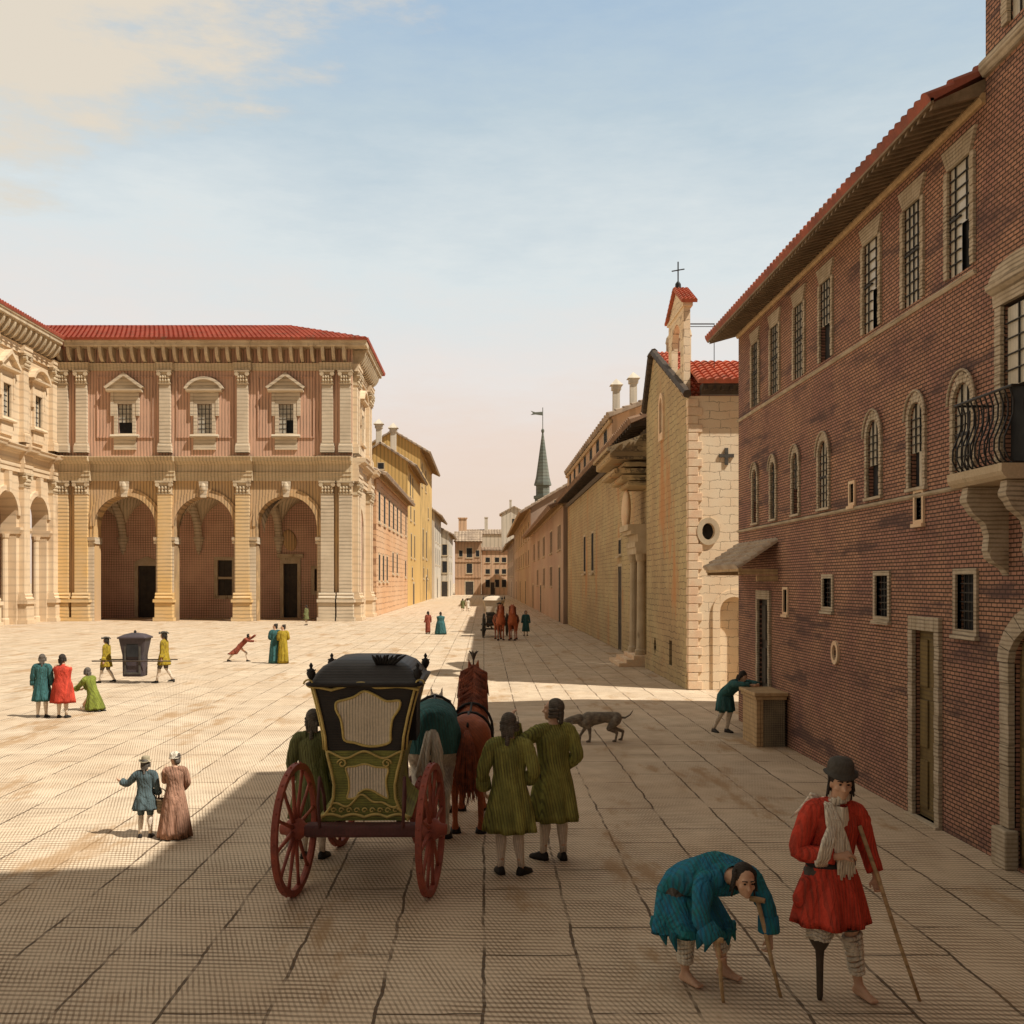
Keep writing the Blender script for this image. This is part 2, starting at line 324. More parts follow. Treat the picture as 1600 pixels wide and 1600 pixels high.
def tube(bm, pts, r, n=8, cap=True):
    pts = [V(p) for p in pts]; rs = r if isinstance(r, (list, tuple)) else [r]*len(pts)
    rings = []; x = None
    for i, p in enumerate(pts):
        d = (pts[min(i+1, len(pts)-1)] - pts[max(i-1, 0)])
        if d.length < 1e-6: d = V((0,0,1))
        d.normalize()
        if x is None: x, y = frame_axes(d)
        else:
            x = (x - d*x.dot(d)); x = x.normalized() if x.length > 1e-5 else frame_axes(d)[0]; y = d.cross(x)
        rings.append([bm.verts.new(p + (x*math.cos(2*PI*k/n) + y*math.sin(2*PI*k/n))*rs[i]) for k in range(n)])
    for a, b in zip(rings, rings[1:]):
        for k in range(n): bm.faces.new([a[k], a[(k+1) % n], b[(k+1) % n], b[k]])
    if cap: bm.faces.new(rings[0][::-1]); bm.faces.new(rings[-1])
def lathe(bm, c, prof, n=20, ax=None, sx=1, sy=1):
    c = V(c); d = V(ax).normalized() if ax is not None else V((0,0,1)); x, y = (V((1,0,0)), V((0,1,0))) if ax is None else frame_axes(d)
    rings = []
    for r, h in prof:
        rings.append([bm.verts.new(c + d*h + (x*math.cos(2*PI*k/n)*sx + y*math.sin(2*PI*k/n)*sy)*max(r, 1e-4)) for k in range(n)])
    for a, b in zip(rings, rings[1:]):
        for k in range(n): bm.faces.new([a[k], a[(k+1) % n], b[(k+1) % n], b[k]])
    bm.faces.new(rings[0][::-1]); bm.faces.new(rings[-1])
def loft(bm, rings, n=28, cap=(False, False)):
    """rings: (centre, xdir, ydir, rx, ry, pleat amplitude, pleat count[, phase])"""
    rr = []
    for g in rings:
        c, xd, yd, rx, ry, am, pn = g[:7]; ph = g[7] if len(g) > 7 else 0
        row = []
        for k in range(n):
            a = 2*PI*k/n; q = 1 + am*math.cos(pn*a+ph) + am*.5*math.cos((pn*.5+1)//1*a+ph*2+1)
            row.append(bm.verts.new(V(c) + V(xd)*(rx*q*math.cos(a)) + V(yd)*(ry*q*math.sin(a))))
        rr.append(row)
    for a, b in zip(rr, rr[1:]):
        for k in range(n): bm.faces.new([a[k], a[(k+1) % n], b[(k+1) % n], b[k]])
    if cap[0]: bm.faces.new(rr[0][::-1])
    if cap[1]: bm.faces.new(rr[-1])
def ellip(bm, c, rx, ry, rz, rot=None, u=14, v=9):
    mt = Matrix.Translation(V(c)) @ (rot.to_4x4() if rot is not None else Matrix()) @ Matrix.Diagonal((rx, ry, rz, 1))
    bmesh.ops.create_uvsphere(bm, u_segments=u, v_segments=v, radius=1, matrix=mt)
def caps(bm, a, b, ra, rb, n=12):
    a, b = V(a), V(b); d = b-a; L_ = d.length
    if L_ < 1e-5: ellip(bm, a, ra, ra, ra); return
    d /= L_; pts = []; rs = []
    for t in (-1, -.75, -.4): pts.append(a + d*ra*t); rs.append(ra*math.sqrt(max(1-t*t, .0001)))
    for t in (0, .5, 1): pts.append(a + d*L_*t); rs.append(ra + (rb-ra)*t)
    for t in (.4, .75, 1): pts.append(b + d*rb*t); rs.append(rb*math.sqrt(max(1-t*t, .0001)))
    tube(bm, pts, rs, n)
def fuse(name, bm, mat, parent, voxel, smooth=6):
    """weld overlapping shapes into one continuous skin"""
    bmesh.ops.recalc_face_normals(bm, faces=bm.faces[:])
    me = bpy.data.meshes.new('tmp'); bm.to_mesh(me); bm.free()
    o = bpy.data.objects.new('tmp', me); COL.objects.link(o)
    r = o.modifiers.new('r', 'REMESH'); r.mode = 'VOXEL'; r.voxel_size = voxel
    s = o.modifiers.new('s', 'SMOOTH'); s.factor = .5; s.iterations = smooth
    dg = bpy.context.evaluated_depsgraph_get(); dg.update()
    m2 = bpy.data.meshes.new_from_object(o.evaluated_get(dg)); m2.name = name
    bpy.data.objects.remove(o); bpy.data.meshes.remove(me)
    m2.polygons.foreach_set('use_smooth', [True]*len(m2.polygons)); m2.materials.clear()
    q = link(name, m2, mat, parent)
    if parent is not None: ROOT[q] = ROOT.get(parent, Matrix())
    return q
def tile_roof(bm, A, B, C_, D, cols, rows, amp=.05, lift=.03, seg=6, thick=.05):
    """barrel tiles on the patch A-B (eave) to D-C (ridge); A,D one side, B,C the other"""
    A, B, C_, D = V(A), V(B), V(C_), V(D); nrm = (B-A).cross(D-A).normalized()
    if nrm.z < 0: nrm = -nrm
    nu = cols*seg; grid = []
    for r in range(rows):
        for e in (0, 1):
            t = (r + e)/rows; off = lift*(1-e); row = []
            a = A.lerp(D, t); b = B.lerp(C_, t)
            for k in range(nu+1):
                s = k/nu; ph = (k % seg)/seg
                h = amp*abs(math.sin(PI*ph)) if (k//seg) % 1 == 0 else 0
                row.append(bm.verts.new(a.lerp(b, s) + nrm*(h + off + .004)))
            grid.append(row)
    for a, b in zip(grid, grid[1:]):
        for k in range(nu): bm.faces.new([a[k], a[k+1], b[k+1], b[k]])
    lo = [bm.verts.new(q - nrm*thick) for q in (A, B, C_, D)]
    bm.faces.new(lo)
    g0, g1 = grid[0], grid[-1]
    bm.faces.new([lo[0]] + g0 + [lo[1]]); bm.faces.new([lo[3]] + g1 + [lo[2]])
    bm.faces.new([lo[0], lo[3]] + [g[0] for g in grid[::-1]]); bm.faces.new([lo[1], lo[2]] + [g[-1] for g in grid[::-1]])
def quad(bm, *ps): bm.faces.new([bm.verts.new(V(p)) for p in ps])

# ------------------------------------------------------------------ ground
bm = new(); S_ = 3000
quad(bm, (-S_, -200, 0), (S_, -200, 0), (S_, S_, 0), (-S_, S_, 0))
g = obj('ground', bm, M['ground']); g['kind'] = 'structure'

# ------------------------------------------------------------------ palazzo with arcade (left)
pal = thing('palazzo', 'two-storey arcaded palazzo with red hipped roof and bracketed eaves, left of the square', 'palazzo', (-22, 85, 0))
PF = Fr((0, 85, 0), (1,0,0), (0,-1,0))          # front, facing the viewer
PS = Fr((-10.9, 0, 0), (0,1,0), (1,0,0))        # street side
PW = Fr((-35.6, 0, 0), (0,1,0), (1,0,0))        # projecting wing
def pilaster(F, u, half, low, mat, root):
    if low:
        bm = new(); box(bm, F, u-half, u+half, 0, .42, 2.35, 10.55); o = obj('pilaster', bm, mat, root)
        bm = new(); box(bm, F, u-half-.28, u+half+.28, -.02, .78, 0, .32); box(bm, F, u-half-.16, u+half+.16, -.02, .66, .32, 1.55)
        box(bm, F, u-half-.28, u+half+.28, -.02, .78, 1.55, 1.82); mould(bm, F, u-half-.16, u+half+.16, [(-.02,1.82),(.62,1.82),(.66,1.92),(.62,2.02),(.52,2.1),(.56,2.2),(.5,2.35),(-.02,2.35)])
        obj('pedestal', bm, mat, o)
        zb, zt = 10.55, 11.6
    else:
        bm = new(); box(bm, F, u-half, u+half, 0, .34, 14.75, 19.7); o = obj('pilaster', bm, mat, root)
        bm = new(); box(bm, F, u-half-.12, u+half+.12, -.02, .5, 13.95, 14.5); mould(bm, F, u-half-.08, u+half+.08, [(-.02,14.5),(.46,14.5),(.46,14.6),(.4,14.66),(.42,14.75),(-.02,14.75)])
        obj('pedestal', bm, mat, o)
        zb, zt = 19.7, 20.75
    bm = new(); h = zt-zb                                # leafy capital
    mould(bm, F, u-half+.02, u+half-.02, [(-.02,zb),(.38,zb),(.36,zb+h*.5),(.5,zb+h*.82),(-.02,zb+h*.82)])
    box(bm, F, u-half-.17, u+half+.17, -.02, .62, zb+h*.84, zt-.01)
    box(bm, F, u-half-.06, u+half+.06, -.02, .46, zb-.07, zb)
    for s in (-1, 1):
        c = F.p(u+s*(half-.02), .46, zb+h*.68); tube(bm, [c-F.W*.12, c+F.W*.14], h*.17, 10)
    for row, zr in ((0, .18), (1, .44)):
        for k in range(4):
            uu = u - half + (k+.5)*half/2
            ellip(bm, F.p(uu, .42+.04*row, zb+h*zr), .12, .12, h*.15, u=8, v=6)
    obj('capital', bm, M['trim'], o)
    return o
def entab(F, u0, u1, breaks, low, mat):
    bm = new(); pj = .0
    segs = [(u0, u1, 0)] + [(a, b, .34) for a, b in breaks]
    for a, b, q in segs:
        if low: pr = [(-.4,11.6),(.18+q,11.6),(.18+q,11.95),(.24+q,11.97),(.24+q,12.25),(.3+q,12.3),(.16+q,12.32),(.16+q,12.95),(.3+q,13.0),(.36+q,13.12),(.72+q,13.2),(.78+q,13.42),(.86+q,13.5),(.86+q,13.56),(-.4,13.56)]
        else: pr = [(-.4,20.75),(.16+q,20.75),(.16+q,21.0),(.22+q,21.02),(.22+q,21.28),(.28+q,21.34),(.12+q,21.36),(-.4,21.36)]
        mould(bm, F, a, b, pr)
    return bm
def pal_window(F, u, root, kind, mat, open_):
    z0, z1, h = 15.55, 18.0, .62
    bm = new(); ring_plate(bm, F, rect(u-h-.28, u+h+.28, z0-.1, z1+.28), rect(u-h, u+h, z0, z1), -.1, .16)
    mould(bm, F, u-h-.55, u+h+.55, [(-.02,z0-.36),(.34,z0-.36),(.38,z0-.26),(.3,z0-.1),(-.02,z0-.1)])       # sill
    box(bm, F, u-h-.3, u+h+.3, -.02, .14, 14.2, z0-.37)                                               # apron
    box(bm, F, u-h-.3, u+h+.3, -.02, .14, z1+.28, z1+.95)                                             # frieze
    for s in (-1, 1): box(bm, F, u+s*(h+.43)-.13, u+s*(h+.43)+.13, -.02, .2, z1-1.0, z1+.95)
    mould(bm, F, u-h-.85, u+h+.85, [(-.02,z1+.95),(.3,z1+.95),(.5,z1+1.05),(.52,z1+1.2),(-.02,z1+1.2)])
    o = obj('window', bm, mat, root)
    zb = z1+1.2; w_ = h+.85; bm = new()
    if kind == 'tri':
        ht = 1.05; plate(bm, F, [(u-w_,zb+.01),(u+w_,zb+.01),(u,zb+ht)], -.02, .18)
        for s in (-1, 1):
            a = V((u+s*w_, zb)); b = V((u, zb+ht)); d = (b-a).normalized(); nn = V((-d.y, d.x)) * (1 if s < 0 else -1)*-1
            if nn.y < 0: nn = -nn
            plate(bm, F, [tuple(a), tuple(b), tuple(b+V((0,.30))), tuple(a+nn*.22-d*.05)], -.02, .52)
    else:
        n = 12; oo = []; ii = []
        for i in range(n+1):
            a = PI*.14 + PI*.72*i/n; rr = w_/math.cos(PI*.14); zc = zb - rr*math.sin(PI*.14)
            oo.append((u+(rr+.2)*math.cos(a), zc+(rr+.2)*math.sin(a)*.92+.02)); ii.append((u+(rr-.05)*math.cos(a), zc+(rr-.05)*math.sin(a)*.92+.02))
        plate(bm, F, ii+[(u-w_*.9,zb+.01),(u+w_*.9,zb+.01)], -.02, .16); plate(bm, F, oo+ii[::-1], -.02, .5)
    obj('pediment', bm, mat, o)
    bm = new(); quad(bm, F.p(u-h-.05,-.42,z0-.05), F.p(u+h+.05,-.42,z0-.05), F.p(u+h+.05,-.42,z1+.05), F.p(u-h-.05,-.42,z1+.05)); obj('dark_recess', bm, M['dark'], o)
    zlo = z0 + (.95 if open_ == 'low' else 0); u1_ = u + (h if open_ != 'right' else 0)
    bm = new(); panel(bm, F, rect(u-h, u+h, zlo, z1) if open_ != 'right' else [(u-h,z0),(u,z0),(u,z0+1.15),(u+h,z0+1.15),(u+h,z1),(u-h,z1)], w=-.2, depth=.03); obj('pane', bm, M['glass'], o)
    bm = new()
    for k in range(1, 4):
        uu = u-h+2*h*k/4; box(bm, F, uu-.022, uu+.022, -.2, -.165, max(zlo, z0+1.15 if open_ == 'right' and uu > u else zlo), z1)
    for k in range(6):
        zz_ = z0 + (z1-z0)*k/6 + .02
        if zz_ < zlo: continue
        box(bm, F, u-h, (u if open_ == 'right' and zz_ < z0+1.15 else u+h), -.2, -.168, zz_-.022, zz_+.022)
    obj('glazing_bars', bm, M['lead'], o)
    return o
FP = [-34.9, -33.3, -26.4, -19.97, -12.95, -11.45]      # pilasters of the front
FA = [(-29.75, 2.52), (-23.2, 2.45), (-16.35, 2.5)]      # its arches
ZS = 7.85
bm = new(); panel(bm, PF, rect(-35.6, -10.9, 0, 11.6), [arch(c, h, .002, ZS) for c, h in FA], depth=1.3, back=True, rim=False)
obj('wall', bm, M['pal_low'], pal)
FW = [(-29.75, 'tri', 'low'), (-23.15, 'seg', ''), (-16.4, 'tri', 'right')]
bm = new(); panel(bm, PF, rect(-35.6, -10.9, 11.6, 22.9), [rect(u-.62, u+.62, 15.55, 18.0) for u, _, _ in FW], depth=.6)
for u, _, _ in FW:                                       # raised panel frame of each bay
    ring_plate(bm, PF, rect(u-2.35, u+2.35, 15.2, 20.3), rect(u-2.25, u+2.25, 15.3, 20.2), -.05, .09)
obj('wall', bm, M['pal_up'], pal)
for u in FP: pilaster(PF, u, .52 if u not in (-26.4, -19.97) else .56, True, M['pal_pil_low'] if u not in FP[-2:] else M['pal_trim'], pal); pilaster(PF, u, .45, False, M['pal_trim'], pal)
obj('lower_cornice', entab(PF, -35.6, -10.9, [(-35.5,-32.5),(-27.3,-25.5),(-20.9,-19.1),(-13.7,-10.92)], True, None), M['pal_corn'], pal)
bm = entab(PF, -35.6, -10.9, [(-35.5,-32.6),(-27.1,-25.7),(-20.7,-19.2),(-13.6,-10.92)], False, None); obj('architrave', bm, M['pal_corn'], pal)
for c, h in FA:
    bm = new(); ro = h+.62
    outr = [(c+ro, ZS-1.0)] + [(c+ro*math.cos(a), ZS+ro*math.sin(a)) for a in [PI*i/16 for i in range(17)]] + [(c-ro, ZS-1.0)]
    inr = [(c+h+.02, ZS-1.0)] + [(c+(h+.02)*math.cos(a), ZS+(h+.02)*math.sin(a)) for a in [PI*i/16 for i in range(17)]] + [(c-h-.02, ZS-1.0)]
    plate(bm, PF, outr+inr[::-1], -.05, .16)
    ro -= .25; outr = [(c+ro*math.cos(a), ZS+ro*math.sin(a)) for a in [PI*i/16 for i in range(17)]]; plate(bm, PF, outr+[(c+(h+.02)*math.cos(a), ZS+(h+.02)*math.sin(a)) for a in [PI*i/16 for i in range(17)]][::-1], -.05, .24)
    ao = obj('archivolt', bm, M['pal_low'], pal)
    for s in (-1, 1):
        bm = new(); uu = c+s*(h+.3); mould(bm, PF, uu-.4, uu+.4, [(-1.32,6.4),(.22,6.4),(.26,6.5),(.22,6.6),(.34,6.72),(.38,6.95),(-1.32,6.95)]); obj('impost', bm, M['pal_trim'], ao)
        bm = new(); box(bm, PF, uu-.24, uu+.24, -.02, .14, .0, 6.4); obj('jamb', bm, M['pal_trim'], ao)
    bm = new(); plate(bm, PF, [(c-.22,ZS+h-.1),(c+.22,ZS+h-.1),(c+.36,11.55),(c-.36,11.55)], -.05, .42); ellip(bm, PF.p(c,.44,ZS+h+.75), .22,.16,.4); obj('keystone', bm, M['pal_trim'], ao)
for (u, kd, op) in FW: pal_window(PF, u, pal, kd, M['pal_trim'], op)
# inside the loggia
LB = Fr((0, 92.6, 0), (1,0,0), (0,-1,0))
bm = new(); panel(bm, LB, rect(-38, -11.0, 0, 12), [rect(-31.25,-29.6,.02,4.7), rect(-24.05,-22.75,2.0,5.2), rect(-18.1,-16.85,.02,4.9), rect(-15.3,-14.6,2.4,4.4)], depth=.3)
quad(bm, (-11.0,86.3,0), (-11.0,92.6,0), (-11.0,92.6,12), (-11.0,86.3,12))
obj('loggia_wall', bm, M['loggia'], pal)
bm = new(); piers = [-32.6, -25.75, -18.5, -12.0]; nx, ny = 16, 10
def vault_z(x, y):
    for a, b in zip([-41]+piers, piers+[-5]):
        if a <= x <= b+1e-6:
            s = (x-a)/(b-a)*2-1; q = (y-86.3)/6.3*2-1
            bx = math.sqrt(max(0, 1-s*s)); by = math.sqrt(max(0, 1-q*q)); return 7.3 + 3.5*max(bx, by)
    return 10.8
xs = sorted(set([-38 + i*.35 for i in range(79)] + piers + [-11.02])); ys = [86.3+6.3*i/22 for i in range(23)]
gv = [[bm.verts.new((x, y, vault_z(x, y))) for y in ys] for x in xs if x <= -11.0]
for a, b in zip(gv, gv[1:]):
    for k in range(22): bm.faces.new([a[k], a[k+1], b[k+1], b[k]])
obj('loggia_vault', bm, M['vault'], pal, smooth=True)
for x in piers[:3]:
    bm = new(); pr = [(.28,7.3),(.5,7.3),(.5,7.0),(.42,6.9),(.36,6.6),(.3,6.5),(.26,6.1),(.16,5.9),(.05,5.7)]
    lathe(bm, (x, 92.5, 0), [(r, h) for r, h in reversed(pr)], 12); o = obj('vault_corbel', bm, M['pal_trim'], pal)
    bm = new(); pts = [V((x-.8*(1-t), 86.3+6.2*t, 7.3+3.4*math.sin(PI*t)**.6 if 0 < t < 1 else 7.3)) for t in [i/16 for i in range(17)]]
    tube(bm, pts, .36, 8); obj('vault_rib', bm, M['pal_trim'], pal)
def lb_door(u0, u1, z1, name, ped, z0=.0):
    bm = new(); ring_plate(bm, LB, rect(u0-.3, u1+.3, z0-.02 if z0 == 0 else z0-.3, z1+.3), rect(u0, u1, z0+.02, z1), -.1, .12)
    if ped == 'tri': plate(bm, LB, [(u0-.4,z1+.31),(u1+.4,z1+.31),((u0+u1)/2,z1+.85)], -.05, .16)
    if ped == 'cor': mould(bm, LB, u0-.55, u1+.55, [(-.02,z1+.5),(.2,z1+.5),(.4,z1+.72),(.4,z1+.86),(-.02,z1+.86)]); box(bm, LB, u0-.3, u1+.3, -.02, .1, z1+.3, z1+.5)
    o = obj(name, bm, M['trim'], pal)
    bm = new(); box(bm, LB, u0, u1, -.28, -.2, z0, z1); n = 2
    for i in range(2):
        for k in range(4 if name == 'door' else 1):
            a = u0+.1+(u1-u0)/2*i; zz0 = z0+.15+(z1-z0-.2)/ (4 if name == 'door' else 1)*k
            box(bm, LB, a, a+(u1-u0)/2-.2, -.2, -.17, zz0, zz0+(z1-z0-.2)/(4 if name == 'door' else 1)-.15)
    obj('door_leaf' if name == 'door' else 'pane', bm, M['door_dark'], o)
    if name == 'window' and z1-z0 > 3:
        bm = new(); box(bm, LB, u0-.05, u1+.05, -.2, .05, (z0+z1)/2-.1, (z0+z1)/2+.1); obj('transom', bm, M['trim'], o)
lb_door(-31.25, -29.6, 4.7, 'door', 'tri'); lb_door(-18.1, -16.85, 4.9, 'door', 'cor'); lb_door(-24.05, -22.75, 5.2, 'window', '', 2.0); lb_door(-15.3, -14.6, 4.4, 'window', '', 2.4)
bm = new(); ellip(bm, LB.p(-17.55, .12, 7.0), .62, .12, .98, Matrix.Rotation(R(-14), 3, 'Y'), 20, 10); obj('medallion', bm, M['pal_low'], pal, smooth=True)
# street side
SD = 97.0
bm = new(); panel(bm, PS, rect(85, SD, 0, 11.6), [arch(91.0, 1.9, .002, ZS)], depth=1.0)
panel(bm, PS, rect(85, SD, 11.6, 22.9), [rect(91.0-.62, 91.0+.62, 15.55, 18)], depth=.6); obj('wall', bm, M['cream'], pal)
for u in (85.75, 87.1, 94.9, 96.3): pilaster(PS, u, .42, True, M['cream'], pal); pilaster(PS, u, .38, False, M['cream'], pal)
obj('lower_cornice', entab(PS, 85, SD, [(85.02,87.7),(94.3,96.95)], True, None), M['cream'], pal)
obj('architrave', entab(PS, 85, SD, [(85.02,87.7),(94.3,96.95)], False, None), M['cream'], pal)
pal_window(PS, 91.0, pal, 'seg', M['cream'], '')
bm = new(); c, h = 91.0, 1.9; quad(bm, PS.p(c-h-.2,-1.0,0), PS.p(c+h+.2,-1.0,0), PS.p(c+h+.2,-1.0,ZS+h+.2), PS.p(c-h-.2,-1.0,ZS+h+.2)); obj('dark_arch', bm, M['loggia'], pal)
bm = new(); quad(bm, (-10.9,SD,0), (-36,SD,0), (-36,SD,22.9), (-10.9,SD,22.9)); obj('back_wall', bm, M['cream'], pal)
# wing that runs towards the viewer
WA = [81.6, 76.2, 70.8, 65.4]; WP = [84.2, 78.9, 73.5, 68.1, 62.7]
bm = new(); panel(bm, PW, rect(60, 85, 0, 11.6), [arch(c, 1.75, .002, 8.3) for c in WA], depth=1.2, back=True, rim=False)
panel(bm, PW, rect(60, 85, 11.6, 22.9), [rect(c-.62, c+.62, 15.55, 18.0) for c in WA], depth=.6)
quad(bm, (-35.6,60,0), (-50,60,0), (-50,60,22.9), (-35.6,60,22.9)); obj('wall', bm, M['cream'], pal)
for u in WP: pilaster(PW, u, .5, True, M['cream'], pal); pilaster(PW, u, .43, False, M['cream'], pal)
obj('lower_cornice', entab(PW, 60, 85, [(u-.75, u+.75) for u in WP], True, None), M['cream'], pal)
obj('architrave', entab(PW, 60, 85, [(u-.7, u+.7) for u in WP], False, None), M['cream'], pal)
for i, c in enumerate(WA):
    pal_window(PW, c, pal, 'seg' if i % 2 == 0 else 'tri', M['cream'], '')
    bm = new(); h = 1.75; ro = h+.42
    plate(bm, PW, [(c+ro*math.cos(a), 8.3+ro*math.sin(a)) for a in [PI*k/14 for k in range(15)]] + [(c+(h+.02)*math.cos(a), 8.3+(h+.02)*math.sin(a)) for a in [PI*k/14 for k in range(15)]][::-1], -.05, .18)
    ao = obj('archivolt', bm, M['cream'], pal)
    for s in (-1, 1):
        bm = new(); uu = c+s*(h+.22); mould(bm, PW, uu-.28, uu+.28, [(-1.22,6.9),(.2,6.9),(.34,7.2),(.34,7.4),(-1.22,7.4)]); lathe(bm, PW.p(c+s*(h-.28), -.75, 0), [(.34,0),(.34,.4),(.27,.5),(.24,6.5),(.3,6.6),(.36,6.9)], 12); obj('impost', bm, M['cream'], ao)
    bm = new(); plate(bm, PW, [(c-.16,9.95),(c+.16,9.95),(c+.28,11.5),(c-.28,11.5)], -.05, .4); obj('keystone', bm, M['cream'], ao)
bm = new(); quad(bm, (-43,60,0), (-43,95.2,0), (-43,95.2,12), (-43,60,12)); quad(bm, (-43,60,10.6), (-36.8,60,10.6), (-36.8,95.2,10.6), (-43,95.2,10.6)); obj('loggia_wall', bm, M['loggia'], pal)
# bracketed eaves and roof
def eaves(F, u0, u1, name='eaves'):
    bm = new(); mould(bm, F, u0, u1, [(-.3,22.55),(1.15,22.55),(1.2,22.62),(1.2,22.85),(1.28,22.9),(1.3,23.05),(-.3,23.05)]); obj(name, bm, M['trim'], pal)
eaves(PF, -34.4, -9.6); eaves(PW, 60, 83.65); eaves(PS, 85.05, 97.3)
def bracket(F, u):
    bm = new(); n = 8; prof = [(0, 21.4), (.22, 21.45)] + [(.22+.85*math.sin(PI/2*k/n)**1.2, 22.5-1.05*math.cos(PI/2*k/n)) for k in range(n+1)] + [(1.08,22.54),(0,22.54)]
    mould(bm, F, u-.13, u+.13, prof); return obj('modillion', bm, M['trim'], pal)
for k in range(28): bracket(PF, -35.0 + k*.87)
for k in range(27): bracket(PW, 60.6 + k*.88)
for k in range(13): bracket(PS, 85.6 + k*.88)
bm = new(); ze, zr = 23.06, 25.9
tile_roof(bm, (-34.3,83.6,ze), (-9.5,83.6,ze), (-17.4,91,zr), (-41.6,91,zr), 62, 13, amp=.15, lift=.09, seg=4)
tile_roof(bm, (-9.5,83.6,ze), (-9.5,98.4,ze), (-17.4,91.1,zr), (-17.4,91,zr), 36, 13, amp=.12, lift=.08, seg=4)
tile_roof(bm, (-42,98.4,ze), (-9.5,98.4,ze), (-17.4,91.1,zr), (-41.6,91.1,zr), 62, 6, amp=.15, lift=.09, seg=4)
tile_roof(bm, (-34.25,60,ze), (-34.25,83.6,ze), (-41.6,91,zr), (-41.6,60,zr), 58, 13, amp=.15, lift=.09, seg=4)
ro = obj('roof', bm, M['tile_far'], pal)

# ------------------------------------------------------------------ street houses
def chimney(parent, x, y, z0, z1, w=.8, mat='white_house', hood=True):
    bm = new(); box(bm, WF, x-w/2, x+w/2, y-w/2, y+w/2, z0, z1-(w*1.4 if hood else 0))
    if hood:
        h = w*1.4; box(bm, WF, x-w*.68, x+w*.68, y-w*.68, y+w*.68, z1-h, z1-h*.5)
        a = [bm.verts.new((x+sx*w*.95, y+sy*w*.95, z1-h*.5)) for sx, sy in ((-1,-1),(1,-1),(1,1),(-1,1))]; t = bm.verts.new((x, y, z1+w*.35))
        bm.faces.new(a[::-1])
        for i in range(4): bm.faces.new([a[i], a[(i+1) % 4], t])
    else: box(bm, WF, x-w*.6, x+w*.6, y-w*.6, y+w*.6, z1-.02, z1+.25)
    return obj('chimney', bm, M[mat], parent)
def opening(F, u, z0, w, h, root, frame, name='window', pane='dark', bars=False):
    bm = new(); t = max(.07, w*.11)
    ring_plate(bm, F, rect(u-w/2-t, u+w/2+t, z0-(t if name == 'window' else -.01), z0+h+t), rect(u-w/2, u+w/2, z0 if name == 'window' else z0+.02, z0+h), -.08, .012)
    if name == 'window': box(bm, F, u-w/2-t*1.6, u+w/2+t*1.6, -.02, .14, z0-t*1.9, z0-t*1.02)
    o = obj(name, bm, M[frame], root)
    bm = new(); d = -.02
    if name == 'door':
        box(bm, F, u-w/2-.03, u+w/2+.03, d-.06, d, z0, z0+h+.03)
        for i in (0, 1):
            for k in (0, 1, 2): box(bm, F, u-w/2+.08*w+i*w*.48, u-w*.06+i*w*.48, d, d+.03, z0+h*(.06+.31*k), z0+h*(.32+.31*k))
    else:
        box(bm, F, u-w/2-.03, u+w/2+.03, d-.05, d, z0-.03, z0+h+.03); box(bm, F, u-.02-w*.01, u+.02+w*.01, d, d+.018, z0, z0+h)
        for k in (1, 2): box(bm, F, u-w/2, u+w/2, d, d+.016, z0+h*k/3-.03, z0+h*k/3+.03)
    obj('door_leaf' if name == 'door' else 'pane', bm, M[pane], o)
    return o
